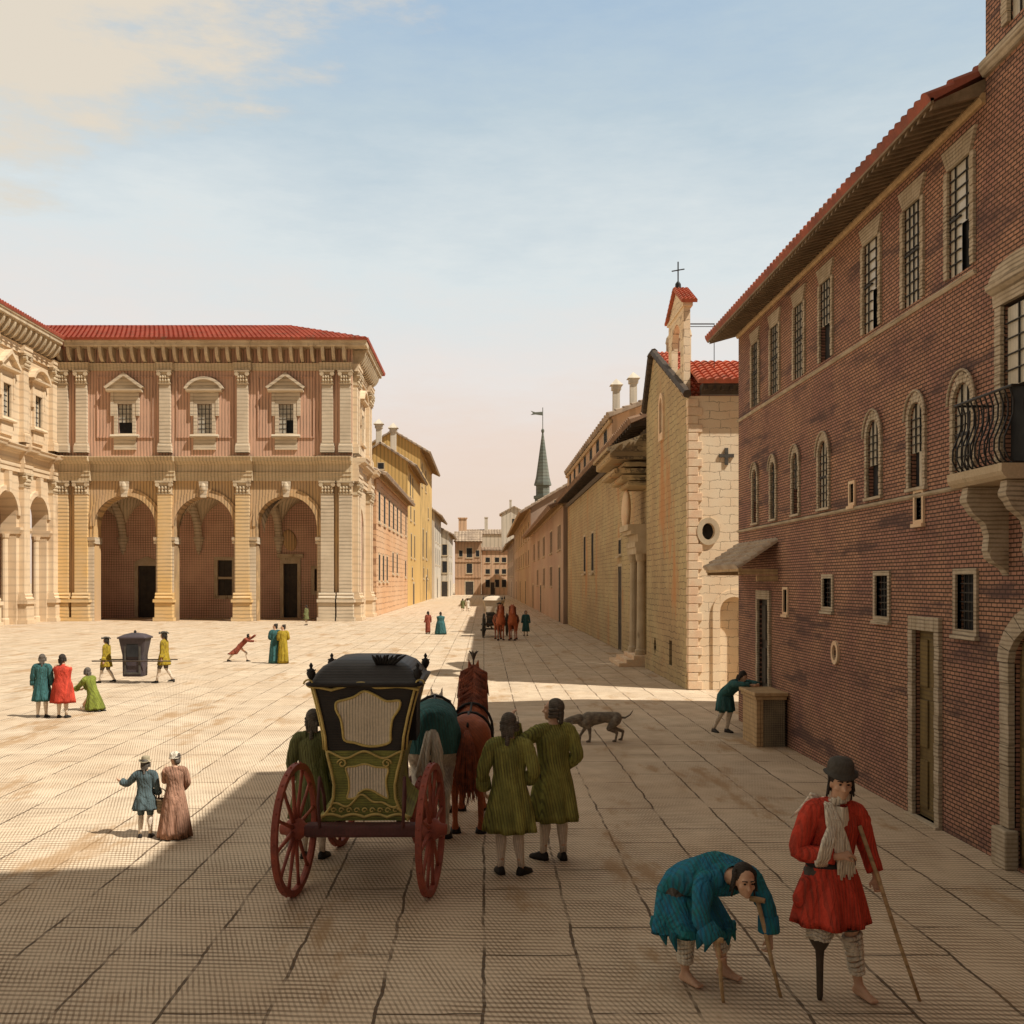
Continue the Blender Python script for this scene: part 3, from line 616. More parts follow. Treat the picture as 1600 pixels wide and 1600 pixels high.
def house(label, x0, x1, y0, y1, ze, wall, street, wins=(), front=(), doors=(), fdoors=(), roof='tile_old', rise=2.0, gable=True, over=.7, ridge=None, frame='trim', cat='house', rtype='y', tcols=None, string=()):
    """street: +1 when the street face looks to +x, -1 to -x; ridge runs along y (gable to the viewer) or x"""
    t = thing('house', label, cat, ((x0+x1)/2, y0, 0))
    FS = Fr((x1, 0, 0), (0,1,0), (1,0,0)) if street > 0 else Fr((x0, 0, 0), (0,1,0), (-1,0,0))
    FF = Fr((0, y0, 0), (1,0,0), (0,-1,0))
    bm = new()
    panel(bm, FS, rect(y0, y1, 0, ze), [rect(u-w/2, u+w/2, z, z+h) for u, z, w, h in list(wins)] + [rect(u-w/2, u+w/2, .01, h) for u, w, h in doors], depth=.12)
    rx = (x0+x1)/2 if ridge is None else ridge
    if rtype == 'y': outer = [(x0,0),(x1,0),(x1,ze),(rx,ze+rise),(x0,ze)]
    else: outer = rect(x0, x1, 0, ze)
    panel(bm, FF, outer, [rect(u-w/2, u+w/2, z, z+h) for u, z, w, h in front] + [rect(u-w/2, u+w/2, .01, h) for u, w, h in fdoors], depth=.32)
    xb = x0 if street > 0 else x1
    quad(bm, (xb,y0,0), (xb,y1,0), (xb,y1,ze), (xb,y0,ze)); quad(bm, (x0,y1,0), (x1,y1,0), (x1,y1,ze), (x0,y1,ze))
    if rtype == 'y': bm.faces.new([bm.verts.new(p) for p in ((x0,y1,ze), (x1,y1,ze), (rx,y1,ze+rise))])
    else:
        ym = (y0+y1)/2
        for xx in (x0, x1): bm.faces.new([bm.verts.new(p) for p in ((xx,y0,ze), (xx,y1,ze), (xx,ym,ze+rise))])
    for zs_ in string: box(bm, FF, x0, x1, -.02, .16, zs_, zs_+.3)
    obj('wall', bm, M[wall], t)
    bm = new()
    if rtype == 'y':
        n = tcols or max(6, int((y1-y0)/1.1))
        for xs_, s in ((x0, -1), (x1, 1)):
            hw = abs(rx-xs_); k = over/hw*rise; xe = xs_+s*over; zz_ = ze-k
            a, b = (V((xe,y0-.45,zz_)), V((xe,y1+.1,zz_)))
            tile_roof(bm, a, b, (rx,y1+.1,ze+rise), (rx,y0-.45,ze+rise), n, 8, amp=.11, lift=.08, seg=4, thick=.18)
    else:
        ym = (y0+y1)/2; hw = (y1-y0)/2; k = over/hw*rise; n = tcols or max(6, int((x1-x0)/.8))
        tile_roof(bm, (x0-.3,y0-over,ze-k), (x1+.3,y0-over,ze-k), (x1+.3,ym,ze+rise), (x0-.3,ym,ze+rise), n, 6, amp=.1, lift=.07, seg=4, thick=.18)
        tile_roof(bm, (x0-.3,y1+over,ze-k), (x1+.3,y1+over,ze-k), (x1+.3,ym,ze+rise), (x0-.3,ym,ze+rise), n, 6, amp=.1, lift=.07, seg=4, thick=.18)
    r = obj('roof', bm, M[roof], t)
    bm = new()                                         # rafter ends and a gutter board under the street eave
    zz_ = ze - (over/max(.1, abs(rx-(x1 if street > 0 else x0)))*rise if rtype == 'y' else 0)
    if rtype == 'y':
        nr = max(5, int((y1-y0)/1.4))
        for i in range(nr):
            u = y0+.3+(y1-y0-.6)*i/(nr-1); mould(bm, FS, u-.09, u+.09, [(-.1,ze-.06),(over-.05,zz_-.02),(over-.05,zz_-.2),(-.1,ze-.34)])
        mould(bm, FS, y0, y1, [(-.05,ze-.55),(.12,ze-.55),(.18,ze-.36),(-.05,ze-.36)]); obj('eave_rafters', bm, M['wood'], r)
    else: bm.free()
    for u, z, w, h in wins: opening(FS, u, z, w, h, t, frame)
    for u, z, w, h in front: opening(FF, u, z, w, h, t, frame)
    for u, w, h in doors: opening(FS, u, 0, w, h, t, frame, 'door', 'door_dark')
    for u, w, h in fdoors: opening(FF, u, 0, w, h, t, frame, 'door', 'door_dark')
    return t, r
# left side, from the palazzo to the far end
house('low orange brick house with two rows of small windows right behind the palazzo', -22, -10.2, 97.1, 137, 13.9, 'orange_house', 1,
    [(100.0+5.2*i, 9.2, 1.7, 2.8) for i in range(6)] + [(134, 9.4, 1.5, 2.6), (100, 3.4, 1.4, 2.5), (104, 3.4, 1.4, 2.5), (108, 3.4, 1.4, 2.5), (115, 4.3, 1.5, 2.2), (120.5, 4.3, 1.5, 2.2), (133.5, 4.0, 1.5, 2.0)], roof='roof_grey', rise=2.4, over=1.0)
h2, r2 = house('tall yellow house with a plain gable end rising above the low orange house', -17.5, -10.2, 137.2, 164, 19.6, 'yellow_house', 1,
    [(142, 15.2, 1.5, 2.9), (147, 15.2, 1.5, 2.9), (143, 12.0, 1.6, 1.8), (150, 12.0, 1.6, 1.8), (144, 6.8, 1.6, 3.2), (151, 6.8, 1.6, 3.2), (146, 3.9, 1.6, 1.4)], [(-13.8, 18.4, .8, .8), (-12.2, 15.2, .9, 1.1)], [(149, 2.6, 3.0)], roof='roof_grey', rise=2.4, over=1.2)
chimney(r2, -14.4, 140.5, 20.5, 25.4, .75); chimney(r2, -12.5, 141.5, 20.5, 25.0, .75)
house('tallest yellow house in the left row, with a wide eave, behind the gabled yellow one', -19, -10.2, 164.2, 201, 25.0, 'yellow_house', 1,
    [(169, 19.2, 1.8, 3.6), (180, 19.2, 1.8, 3.6), (188, 15.0, 1.8, 1.8), (172, 7.5, 2.2, 4.6), (182, 7.5, 2.2, 4.6), (174, 4.0, 1.8, 1.6), (186, 4.0, 1.8, 1.6)], (), [(182, 3.0, 4.2)], roof='roof_grey', rise=2.6, over=1.6)
house('whitewashed house in the left row with a rear storey above its street eave', -17, -9.7, 201.2, 232, 17.4, 'white_house', 1,
    [(207, 11.6, 2.0, 3.6), (216, 11.6, 2.0, 3.6), (225, 11.6, 2.0, 3.6), (207, 7.0, 2.0, 3.2), (216, 7.0, 2.0, 3.2), (225, 7.0, 2.0, 3.2)], (), [(214, 3.0, 4.0)], roof='roof_grey', rise=2.8, over=1.4)
house('narrow pale house at the far end of the left row', -15, -7.9, 232.2, 261, 14.6, 'white_house', 1,
    [(238, 9.6, 2.0, 3.0), (247, 9.6, 2.0, 3.0), (238, 5.6, 2.0, 2.4), (250, 5.6, 2.0, 2.4)], [(-8.9, 9.4, 1.1, 2.4), (-8.9, 5.4, 1.1, 2.6)], [(243, 2.6, 3.6)], [(-8.9, 1.3, 3.4)], roof='roof_grey', rise=1.8, over=1.0)
# far end of the street
house('brown three-storey house closing the far end of the street on the left', -7.4, -.7, 262, 270, 14.2, 'brown_house', 1, (), [(-3.7, 9.6, 1.4, 2.4), (-3.7, 5.6, 1.4, 2.4), (-5.9, 9.8, .9, 1.6), (-1.6, 9.8, .9, 1.6)], (), [(-3.7, 2.0, 3.4)], roof='roof_grey', rise=2.2, rtype='x', over=1.0, string=(8.4, 4.4))
house('pale orange house with three rows of square windows closing the far street end', -.6, 8.8, 264, 272, 11.6, 'pink_house', -1, (),
    [(x, z, 1.1, 1.2 if z > 3 else 1.9) for z in (8.4, 5.4, 2.0) for x in (1.0, 3.4, 5.2)], (), [(2.3, 1.1, 3.2)], roof='roof_grey', rise=.8, rtype='x', over=.4)
h8, r8 = house('plain pale block standing highest behind the houses that close the street', -7, 8.5, 300, 312, 17.4, 'grey_house', -1, (), (), roof='roof_grey', rise=1.6, rtype='x', over=.3)
chimney(r8, -6.3, 305, 16, 22.2, 2.4, 'pink_house', False); chimney(r8, .7, 305, 17, 22.4, 1.0, 'white_house', False)
h9, r9 = house('white turret-like house with one small window peeping over the right row at the far end', 4.8, 11.4, 274, 282, 21.8, 'white_house', -1, (), [(8.2, 18.2, 1.3, 2.0)], roof='roof_grey', rise=1.8, over=.5)
chimney(r9, 7.2, 276, 22.5, 25.2, .6, 'white_house', False)
# right side behind the church
def rowwin(y0, y1, n, zs, w, h): return [(y0+(y1-y0)*(i+.5)/n, z, w, h) for z in zs for i in range(n)]
house('rose-brown house beside the church with paired windows and a long low eave', 6.1, 13, 78.6, 133, 9.6, 'rose_house', -1,
    [(u+d, z, 1.05, 1.9) for u in (83, 93, 104, 114, 124) for d in (-1.0, 1.0) for z in (5.9,)] + [(u+d, 2.9, 1.0, 1.7) for u in (93, 104, 116) for d in (-1.0, 1.0)], (), [(82.5, 1.9, 4.4), (110, 2.2, 2.9), (127, 2.0, 2.9)], roof='tile_brown', rise=2.2, over=1.1, ridge=10)
house('taller rose house with an orange gable showing above the long low eave on the right', 6.1, 12, 133.2, 206, 13.2, 'rose_house', -1,
    rowwin(135, 205, 8, (9.2,), 1.5, 2.2) + rowwin(135, 205, 8, (5.6,), 1.5, 2.0), [(9.6, 12.6, .9, 1.3)], [(150, 2.4, 3.4), (172, 2.4, 3.4), (192, 2.4, 3.4)], roof='roof_grey', rise=3.0, over=1.5, ridge=11.2)
house('dusky house farthest along the right row', 6.0, 12, 206.2, 261, 12.0, 'rose_house', -1, rowwin(208, 260, 6, (8.0,), 1.8, 2.2) + rowwin(208, 260, 6, (4.6,), 1.8, 2.0), (), [(222, 2.6, 3.4), (244, 2.6, 3.4)], roof='roof_grey', rise=2.2, over=1.6)
# house whose upper storey shows over the church roof
h13, r13 = house('pinkish house with a row of attic windows rising behind the church roof', 7.5, 12.2, 60, 92, 13.1, 'pink_house', -1, rowwin(61, 91, 7, (11.75,), 1.7, .95), (), (), roof='roof_grey', rise=1.3, over=.25, ridge=11)
chimney(r13, 7.95, 61.5, 12.6, 15.3, .40); chimney(r13, 9.05, 62.0, 13.0, 15.8, .40)
# spire
tw = thing('church_tower', 'slender grey-green pointed spire with a vane rising above the right-hand roofs', 'church tower', (12.6, 219, 0))
bm = new(); cx, cy = 12.6, 219; 
lathe(bm, (cx,cy,0), [(1.7,0),(1.7,21.0),(1.95,21.1),(1.95,21.7),(1.45,21.8),(1.45,23.8),(1.85,23.9),(1.85,24.3)], 8); obj('belfry', bm, M['spire'], tw)
bm = new(); lathe(bm, (cx,cy,24.3), [(1.8,0),(1.45,1.4),(.85,5.8),(.16,11.0)], 8); sp = obj('spire', bm, M['spire'], tw)
bm = new(); ellip(bm, (cx,cy,35.6), .35,.35,.5); tube(bm, [(cx,cy,35.2),(cx,cy,40.6)], .09, 6); obj('finial', bm, M['spire'], sp)
bm = new(); F = Fr((cx,cy,0), (1,0,0), (0,-1,0)); plate(bm, F, [(-.1,38.9),(-.1,39.7),(-1.6,39.6),(-2.6,39.9),(-2.1,39.4),(-2.6,39.0),(-1.6,39.1)], -.04, .04); obj('weathervane', bm, M['spire'], sp)

# ------------------------------------------------------------------ church on the right of the street
ch = thing('church', 'small rubble-stone church with a thin bell gable and sunlit end wall', 'church', (6.1, 30.5, 0))
CS = Fr((6.1,0,0), (0,1,0), (-1,0,0)); CF = Fr((0,30.5,0), (1,0,0), (0,-1,0))
bm = new(); panel(bm, CS, [(30.5,0),(38.4,0),(38.4,9.6),(37.0,11.3),(36.4,11.3),(31.4,8.9),(30.5,8.75)], [arch(35.0,.24,8.3,9.25), oval(36.5,.95,.26,.3,12), rect(33.2,33.7,.45,1.3)], depth=.35)
quad(bm, CS.p(38.4,0,0), CS.p(38.4,-1.4,0), CS.p(38.4,-1.4,9.6), CS.p(38.4,0,9.6))
panel(bm, Fr((6.42,0,0),(0,1,0),(-1,0,0)), rect(38.4, 78.4, 0, 9.5), [rect(47.7,48.9,.01,3.95), rect(39.6,40.9,.01,4.6), rect(59.9,61.1,3.9,6.1), rect(64.6,65.8,3.9,6.1), rect(47.9,48.8,4.55,5.2)], depth=.12)
box(bm, CS, 30.52, 38.4, -.02, .06, .0, .5)
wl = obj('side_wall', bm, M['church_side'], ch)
CN = Fr((6.42,0,0),(0,1,0),(-1,0,0))
for u in (60.5, 65.2): opening(CN, u, 3.9, 1.2, 2.2, ch, 'trim')
opening(CN, 48.35, 4.55, .9, .65, ch, 'trim')
opening(CN, 48.3, 0, 1.2, 3.95, ch, 'trim', 'door', 'door_dark')
bm = new(); oo = arch(35.0,.42,8.05,9.25); panel(bm, CS, oo, [arch(35.0,.24,8.3,9.25)], w=.07, depth=.1, back=True); o = obj('niche_window', bm, M['quoin'], ch)
bm = new(); quad(bm, CS.p(34.6,-.33,8.2), CS.p(35.4,-.33,8.2), CS.p(35.4,-.33,9.6), CS.p(34.6,-.33,9.6)); obj('dark_recess', bm, M['dark'], o)
bm = new(); quad(bm, CS.p(36.1,-.33,.5), CS.p(36.9,-.33,.5), CS.p(36.9,-.33,1.4), CS.p(36.1,-.33,1.4)); quad(bm, CS.p(33.1,-.33,.3), CS.p(33.8,-.33,.3), CS.p(33.8,-.33,1.4), CS.p(33.1,-.33,1.4)); obj('cellar_opening', bm, M['dark'], ch)
# coping tiles along the raking gable
bm = new()
for a, b in (((30.4,8.8),(36.4,11.34)), ((36.3,11.36),(37.1,11.36)), ((37.0,11.34),(38.5,9.6))):
    n = 10; a, b = V(a), V(b)
    for i in range(n):
        p0, p1 = a.lerp(b, i/n), a.lerp(b, (i+1.1)/n); tube(bm, [CS.p(p0.x,.06,p0.y), CS.p(p1.x,.06,p1.y+.03)], .13, 7)
obj('gable_coping', bm, M['darkwood'], ch)
# sunlit end wall
bm = new(); panel(bm, CF, rect(6.1, 12.5, 0, 8.75), [oval(6.68,4.72,.19,.25,18), arch(7.45,.42,.01,2.35)], depth=.3); quad(bm, (12.5,30.5,0), (12.5,38,0), (12.5,38,9), (12.5,30.5,9))
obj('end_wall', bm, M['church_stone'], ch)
bm = new(); panel(bm, CF, oval(6.68,4.72,.34,.41,24), [oval(6.68,4.72,.19,.25,24)], w=.06, depth=.1, back=True); o = obj('oculus', bm, M['trim'], ch)
bm = new(); quad(bm, CF.p(6.4,-.2,4.4), CF.p(7.0,-.2,4.4), CF.p(7.0,-.2,5.1), CF.p(6.4,-.2,5.1)); obj('pane', bm, M['dark'], o)
bm = new(); oo = arch(7.45,.64,.01,2.35); panel(bm, CF, oo, [arch(7.45,.42,.01,2.35)], w=.05, depth=.1, back=True); o = obj('blind_arch', bm, M['church_stone'], ch)
bm = new(); quad(bm, CF.p(6.9,-.24,0), CF.p(8.0,-.24,0), CF.p(8.0,-.24,3), CF.p(6.9,-.24,3)); obj('infill', bm, M['church_stone'], o)
bm = new(); plate(bm, CF, [(7.17,6.7),(7.27,6.7),(7.27,6.92),(7.44,6.92),(7.44,7.02),(7.27,7.02),(7.27,7.2),(7.17,7.2),(7.17,7.02),(7.0,7.02),(7.0,6.92),(7.17,6.92)], -.02, .05); obj('cross_relief', bm, M['greyfelt'], ch)
bm = new(); k = 0; zq = .02
while zq < 8.6:
    hq = .255; wq = .30 if k % 2 else .42; bevelled(bm, CF, 6.08, 6.08+wq, -.02, .045, zq, zq+hq-.022, .01)
    bevelled(bm, CS, 30.47, 30.5+(.26 if k % 2 else .16), -.02, .03, zq, zq+hq-.022, .01); zq += hq; k += 1
obj('corner_quoins', bm, M['quoin'], ch)
bm = new(); tile_roof(bm, (6.30,30.02,9.1), (12.6,30.02,9.1), (12.6,32.8,10.25), (6.45,32.8,10.25), 26, 9, amp=.065, lift=.045, seg=6, thick=.06)
tile_roof(bm, (6.35,35.6,9.1), (12.6,35.6,9.1), (12.6,32.8,10.25), (6.45,32.8,10.25), 26, 9, amp=.065, lift=.045, seg=6, thick=.06)
tile_roof(bm, (6.14,31.2,8.8), (7.05,31.2,8.8), (7.05,36.6,11.4), (6.14,36.6,11.4), 6, 16, amp=.055, lift=.04, seg=6, thick=.06); tile_roof(bm, (6.14,38.6,9.5), (7.05,38.6,9.5), (7.05,36.6,11.4), (6.14,36.6,11.4), 6, 8, amp=.055, lift=.04, seg=6, thick=.06)
rf = obj('roof', bm, M['tile'], ch)
bm = new(); mould(bm, CF, 6.45, 12.5, [(-.1,8.78),(.1,8.78),(.16,8.9),(.42,9.0),(.42,9.08),(-.1,9.08)])
for i in range(24): box(bm, CF, 6.5+i*.25, 6.58+i*.25, .02, .4, 8.88, 9.02)
obj('eave_rafters', bm, M['darkwood'], rf)
bm = new(); tile_roof(bm, (5.55,38.9,9.35), (5.55,78.4,9.35), (9.3,78.4,10.9), (9.3,38.9,10.9), 90, 8, amp=.10, lift=.06, seg=5, thick=.1); nr = obj('nave_roof', bm, M['tile_brown'], ch)
bm = new()
for i in range(56): u = 39.2+i*.69; mould(bm, CN, u-.06, u+.06, [(-.05,9.5),(.82,9.26),(.82,9.14),(-.05,9.26)])
mould(bm, CN, 38.6, 78.3, [(-.02,8.9),(.1,8.9),(.2,9.1),(-.02,9.1)]); obj('eave_rafters', bm, M['darkwood'], nr)
for (x, y) in ((6.75,37.3), (7.0,36.6), (7.2,36.1)):
    bm = new(); lathe(bm, (x,y,9.6), [(.11,0),(.11,2.25),(.14,2.3),(.10,2.5),(.03,2.6)], 10); obj('chimney_pot', bm, M['trim'], rf)
# bell gable
BG = Fr((6.1,0,0), (0,1,0), (-1,0,0))
bm = new(); panel(bm, BG, [(31.15,8.86),(33.7,9.93),(33.7,11.75),(32.42,12.35),(31.15,11.75)], [arch(32.42,.74,9.85,10.6)], w=.02, depth=.2, back=True)
box(bm, BG, 31.05, 33.8, -.24, .06, 11.6, 11.7); bgw = obj('bell_gable', bm, M['church_stone'], ch)
bm = new(); tile_roof(bm, (5.98,30.95,11.72), (6.46,30.95,11.72), (6.46,32.42,12.5), (5.98,32.42,12.5), 4, 8, amp=.05, lift=.035, seg=6); tile_roof(bm, (5.98,33.9,11.72), (6.46,33.9,11.72), (6.46,32.42,12.5), (5.98,32.42,12.5), 4, 8, amp=.05, lift=.035, seg=6); obj('tiled_cap', bm, M['tile'], bgw)
bm = new(); c0 = V((6.15,32.42,12.5)); lathe(bm, c0, [(.1,0),(.09,.15),(.04,.22)], 8); tube(bm, [c0, c0+V((0,0,.85))], .022, 6); tube(bm, [c0+V((-.2,0,.55)), c0+V((.2,0,.62))], .02, 6); obj('cross', bm, M['iron'], bgw)
bm = new(); tube(bm, [(6.26,31.3,11.1),(7.05,31.3,11.1)], .02, 6); tube(bm, [(6.26,31.3,11.02),(7.05,31.3,11.02)], .012, 6); tube(bm, [(7.04,31.3,11.1),(7.04,31.3,9.75)], .012, 6); obj('bell_lever', bm, M['iron'], bgw)
# portal under a stepped hood
bm = new(); dF = Fr((0,39.0,0), (1,0,0), (0,-1,0))
for (w1, z0, z1, a, b) in ((.62,6.9,7.06,39.0,41.6), (.86,7.1,7.3,39.0,42.2), (1.15,7.36,7.55,39.0,43.0), (.75,7.62,7.8,39.0,43.4), (1.3,7.9,8.2,39.0,43.8)): mould(bm, CS, a, b, [(-.4,z0),(w1-.08,z0),(w1,z0+.05),(w1,z1-.04),(w1-.03,z1),(-.4,z1)])
mould(bm, CS, 39.0, 43.9, [(-.4,8.21),(1.42,8.21),(1.42,8.34),(-.4,9.0)])
hd = obj('stepped_hood', bm, M['church_side'], ch)
bm = new(); ellip(bm, CS.p(41.4,.35,6.1), .18, .62, .86, Matrix.Rotation(R(20), 3, 'X')); obj('cartouche', bm, M['quoin'], hd, smooth=True)
bm = new()
for (w1, z0, z1) in ((.34,4.55,4.75), (.24,4.75,5.05), (.5,5.05,5.2), (.62,5.2,5.42), (.30,4.3,4.55)): box(bm, CS, 39.0, 41.4, -.35, w1, z0, z1)
po = obj('portal', bm, M['trim'], ch)
for u in (39.25, 41.15):
    bm = new(); lathe(bm, CS.p(u,.08,0), [(.24,.42),(.24,.6),(.19,.66),(.17,.8),(.145,4.0),(.19,4.06),(.22,4.3)], 12); obj('column', bm, M['trim'], po, smooth=False)
bm = new(); box(bm, CN, 39.6, 40.9, -.3, -.22, .4, 4.6); obj('door_leaf', bm, M['door_dark'], po)
for i in range(3):
    bm = new(); bevelled(bm, CS, 38.75-.0*i, 41.9-.16*i, -.35, .98-.28*i, .14*i, .14*(i+1), .015); obj('step', bm, M['quoin'], po)

# ------------------------------------------------------------------ red brick palace on the right
bp = thing('brick_palace', 'long red brick palace with stone-framed windows and an iron balcony, at the right edge', 'palace', (5.92, 14, 0))
BF = Fr((5.92,0,0), (0,1,0), (-1,0,0))
TOPW = [(22.3,.26,'full'), (20.8,.28,'full'), (19.2,.28,'full'), (17.7,.28,'low'), (15.62,.30,'lowright'), (14.12,.28,'full'), (12.72,.30,'lowright')]
MIDW = [(22.3,.17,'low'), (20.9,.17,'full'), (19.4,.18,'low'), (17.8,.24,'full'), (15.52,.24,'low'), (13.98,.22,'lowleft'), (12.62,.24,'full')]
GRD = [(17.6,.22,2.78,3.27), (15.2,.24,2.7,3.3), (12.56,.24,2.62,3.3)]
HOLES = [(20.05,.12,2.62,3.06), (16.42,.09,4.48,4.78), (13.9,.11,4.05,4.42)]
holes = [rect(u-h, u+h, 7.05, 8.42) for u, h, _ in TOPW] + [arch(u, h, 4.5, 5.66-h) for u, h, _ in MIDW] + [rect(u-h, u+h, a, b) for u, h, a, b in GRD+HOLES]
holes += [oval(17.2,2.02,.1,.13,16), rect(13.36,14.04,.03,2.55), rect(21.2,22.0,.03,2.84)]
bm = new(); panel(bm, BF, rect(12.08, 23.8, 0, 9.02), holes, depth=.1)
obj('wall', bm, M['brick_side'], bp)
TH = [arch(10.2, 1.22, .03, 2.3, rise=.55), rect(10.75, 11.65, 4.46, 6.35), rect(10.7,11.5,9.5,11.5), rect(7.2,8.0,9.5,11.5), rect(6.6,7.6,4.5,6.3)]
bm = new(); panel(bm, BF, [(-8,0),(12.08,0),(12.08,14.3),(5.1,14.3),(5.1,17.4),(-8,17.4)], TH, depth=.1); obj('tall_wall', bm, M['brick_side'], bp)
bm = new(); quad(bm, (5.92,12.08,8.5), (15,12.08,8.5), (15,12.08,14.3), (5.92,12.08,14.3)); quad(bm, (5.92,5.1,14.3), (15,5.1,14.3), (15,5.1,17.4), (5.92,5.1,17.4)); quad(bm, (5.92,23.8,0), (14.5,23.8,0), (14.5,23.8,9.02), (5.92,23.8,9.02))
bm.faces.new([bm.verts.new(p) for p in ((5.92,23.8,9.03), (14.5,23.8,9.03), (10.2,23.8,11.4))]); quad(bm, (5.92,-8,0), (15,-8,0), (15,-8,17.4), (5.92,-8,17.4)); quad(bm, (15,-8,0), (15,12.08,0), (15,12.08,14.3), (15,-8,14.3)); quad(bm, (14.5,12.1,0), (14.5,23.8,0), (14.5,23.8,9), (14.5,12.1,9))
obj('end_wall', bm, M['brick_front'], bp)
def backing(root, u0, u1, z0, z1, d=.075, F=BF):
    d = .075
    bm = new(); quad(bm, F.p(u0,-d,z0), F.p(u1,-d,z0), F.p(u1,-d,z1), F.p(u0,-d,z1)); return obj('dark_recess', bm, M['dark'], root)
def bars(root, u0, u1, z0, z1, nu, nz, d=.018, F=BF, arch_=None):
    bm = new(); t = .0055
    for k in range(1, nu):
        u = u0+(u1-u0)*k/nu; zt = z1 if not arch_ else arch_[1]+math.sqrt(max(0, arch_[2]**2-(u-arch_[0])**2)); box(bm, F, u-t, u+t, -d, -d+.02, z0, zt)
    for k in range(1, nz): zk = z0+(z1-z0)*k/nz; box(bm, F, u0+.004, u1-.004, -d, -d+.024, zk-t, zk+t)
    if nz > 6: zk = z0+(z1-z0)*.52; box(bm, F, u0+.004, u1-.004, -d, -d+.03, zk-.012, zk+.012)
    obj('glazing_bars', bm, M['lead'], root)
def pane(root, u0, u1, z0, z1, d=.022, F=BF, shape=None):
    bm = new(); panel(bm, F, shape or rect(u0, u1, z0, z1), w=-d, depth=.02); obj('pane', bm, M['glass'], root)
def stone_rows(bm, F, u0, u1, z0, z1, w, n):
    for k in range(n): bevelled(bm, F, u0, u1, -.02, w+(.006 if k % 2 else 0), z0+(z1-z0)*k/n+.003, z0+(z1-z0)*(k+1)/n-.003, .006)
for u, h, kd in TOPW:
    bm = new(); z0, z1 = 7.05, 8.42; s = .10
    for sg in (-1, 1):
        a = u+sg*(h+s/2); stone_rows(bm, BF, a-s/2, a+s/2, z0, z1, .035, 13)
    for k in range(9):                                    # flat arch of voussoirs
        t0, t1 = -1+2*k/9, -1+2*(k+1)/9; plate(bm, BF, [(u+(h+.005)*t0+.004, z1), (u+(h+.005)*t1-.004, z1), (u+(h+.16)*t1-.004, z1+.27), (u+(h+.16)*t0+.004, z1+.27)], -.02, .04)
    o = obj('window', bm, M['surround'], bp)
    backing(o, u-h-.02, u+h+.02, z0-.02, z1+.02)
    zl = z0+.62 if kd == 'low' else z0
    if kd == 'lowright':
        sh = [(u,z0),(u+h,z0),(u+h,z1),(u-h,z1),(u-h,z0+.609),(u,z0+.609)]; pane(o, 0,0,0,0, shape=sh)
        bars(o, u, u+h, z0, z1, 2, 9); bars(o, u-h, u, z0+.609, z1, 2, 5)
    else: pane(o, u-h, u+h, zl, z1); bars(o, u-h, u+h, zl, z1, 4, 9 if kd == 'full' else 5)
for u, h, kd in MIDW:
    z0, zs_ = 4.5, 5.66-h; s = .085
    bm = new()
    for sg in (-1, 1): a = u+sg*(h+s/2); stone_rows(bm, BF, a-s/2, a+s/2, z0, zs_, .035, 10)
    n = 9
    for k in range(n):
        a0, a1 = PI*k/n+.02, PI*(k+1)/n-.02
        def q(r, a): return (u+r*math.cos(a), zs_+r*math.sin(a))
        pk = .06*max(0, 1-abs((k+.5)/n-.5)*4)
        plate(bm, BF, [q(h+.003,a0), q(h+.003,a1), q(h+s+pk,a1), q(h+s+pk,a0)], -.02, .04)
    pts = [BF.p(u-(h+s+.03)*math.cos(a), .05, zs_+(h+s+.03)*math.sin(a)*1.12) for a in [PI*i/14 for i in range(15)]]; tube(bm, pts, .018, 6)
    box(bm, BF, u-h-s-.02, u+h+s+.02, -.02, .05, z0-.05, z0-.003)
    o = obj('arched_window', bm, M['surround'], bp); backing(o, u-h-.02, u+h+.02, z0-.02, 5.68)
    zl = z0+.48 if kd in ('low', 'lowleft') else z0
    sh = [(u-h,zl),(u+h,zl)] + [(u+h*math.cos(a), zs_+h*math.sin(a)) for a in [PI*i/12 for i in range(13)]]
    if kd == 'lowleft': sh = [(u-h,z0),(u-h*.05,z0),(u-h*.05,zl),(u+h,zl)] + sh[2:]
    pane(o, 0,0,0,0, shape=sh); bars(o, u-h, u+h, zl, 5.66-.5*h, 3, 5 if zl > z0 else 8, arch_=(u, zs_, h))
def small_window(u, h, a, b, s=.07, mat='surround'):
    bm = new(); ring_plate(bm, BF, rect(u-h-s, u+h+s, a-s, b+s), rect(u-h, u+h, a, b), -.05, .03); box(bm, BF, u-h-s-.02, u+h+s+.02, -.02, .06, a-s-.05, a-s-.002)
    o = obj('small_window', bm, M[mat], bp); backing(o, u-h-.02, u+h+.02, a-.02, b+.02, .2)
    bm = new()
    for k in range(1, 4): box(bm, BF, u-h+2*h*k/4-.008, u-h+2*h*k/4+.008, -.045, -.03, a, b)
    for k in range(1, 6): zk = a+(b-a)*k/6; box(bm, BF, u-h, u+h, -.045, -.025, zk-.008, zk+.008)
    obj('grille', bm, M['iron'], o)
for u, h, a, b in GRD: small_window(u, h, a, b)
for u, h, a, b in HOLES: small_window(u, h, a, b, .05, 'quoin')
bm = new(); panel(bm, BF, oval(17.2,2.02,.17,.2,20), [oval(17.2,2.02,.1,.13,20)], w=.04, depth=.08, back=True); o = obj('round_vent', bm, M['quoin'], bp); backing(o, 17.05, 17.35, 1.85, 2.2, .18)
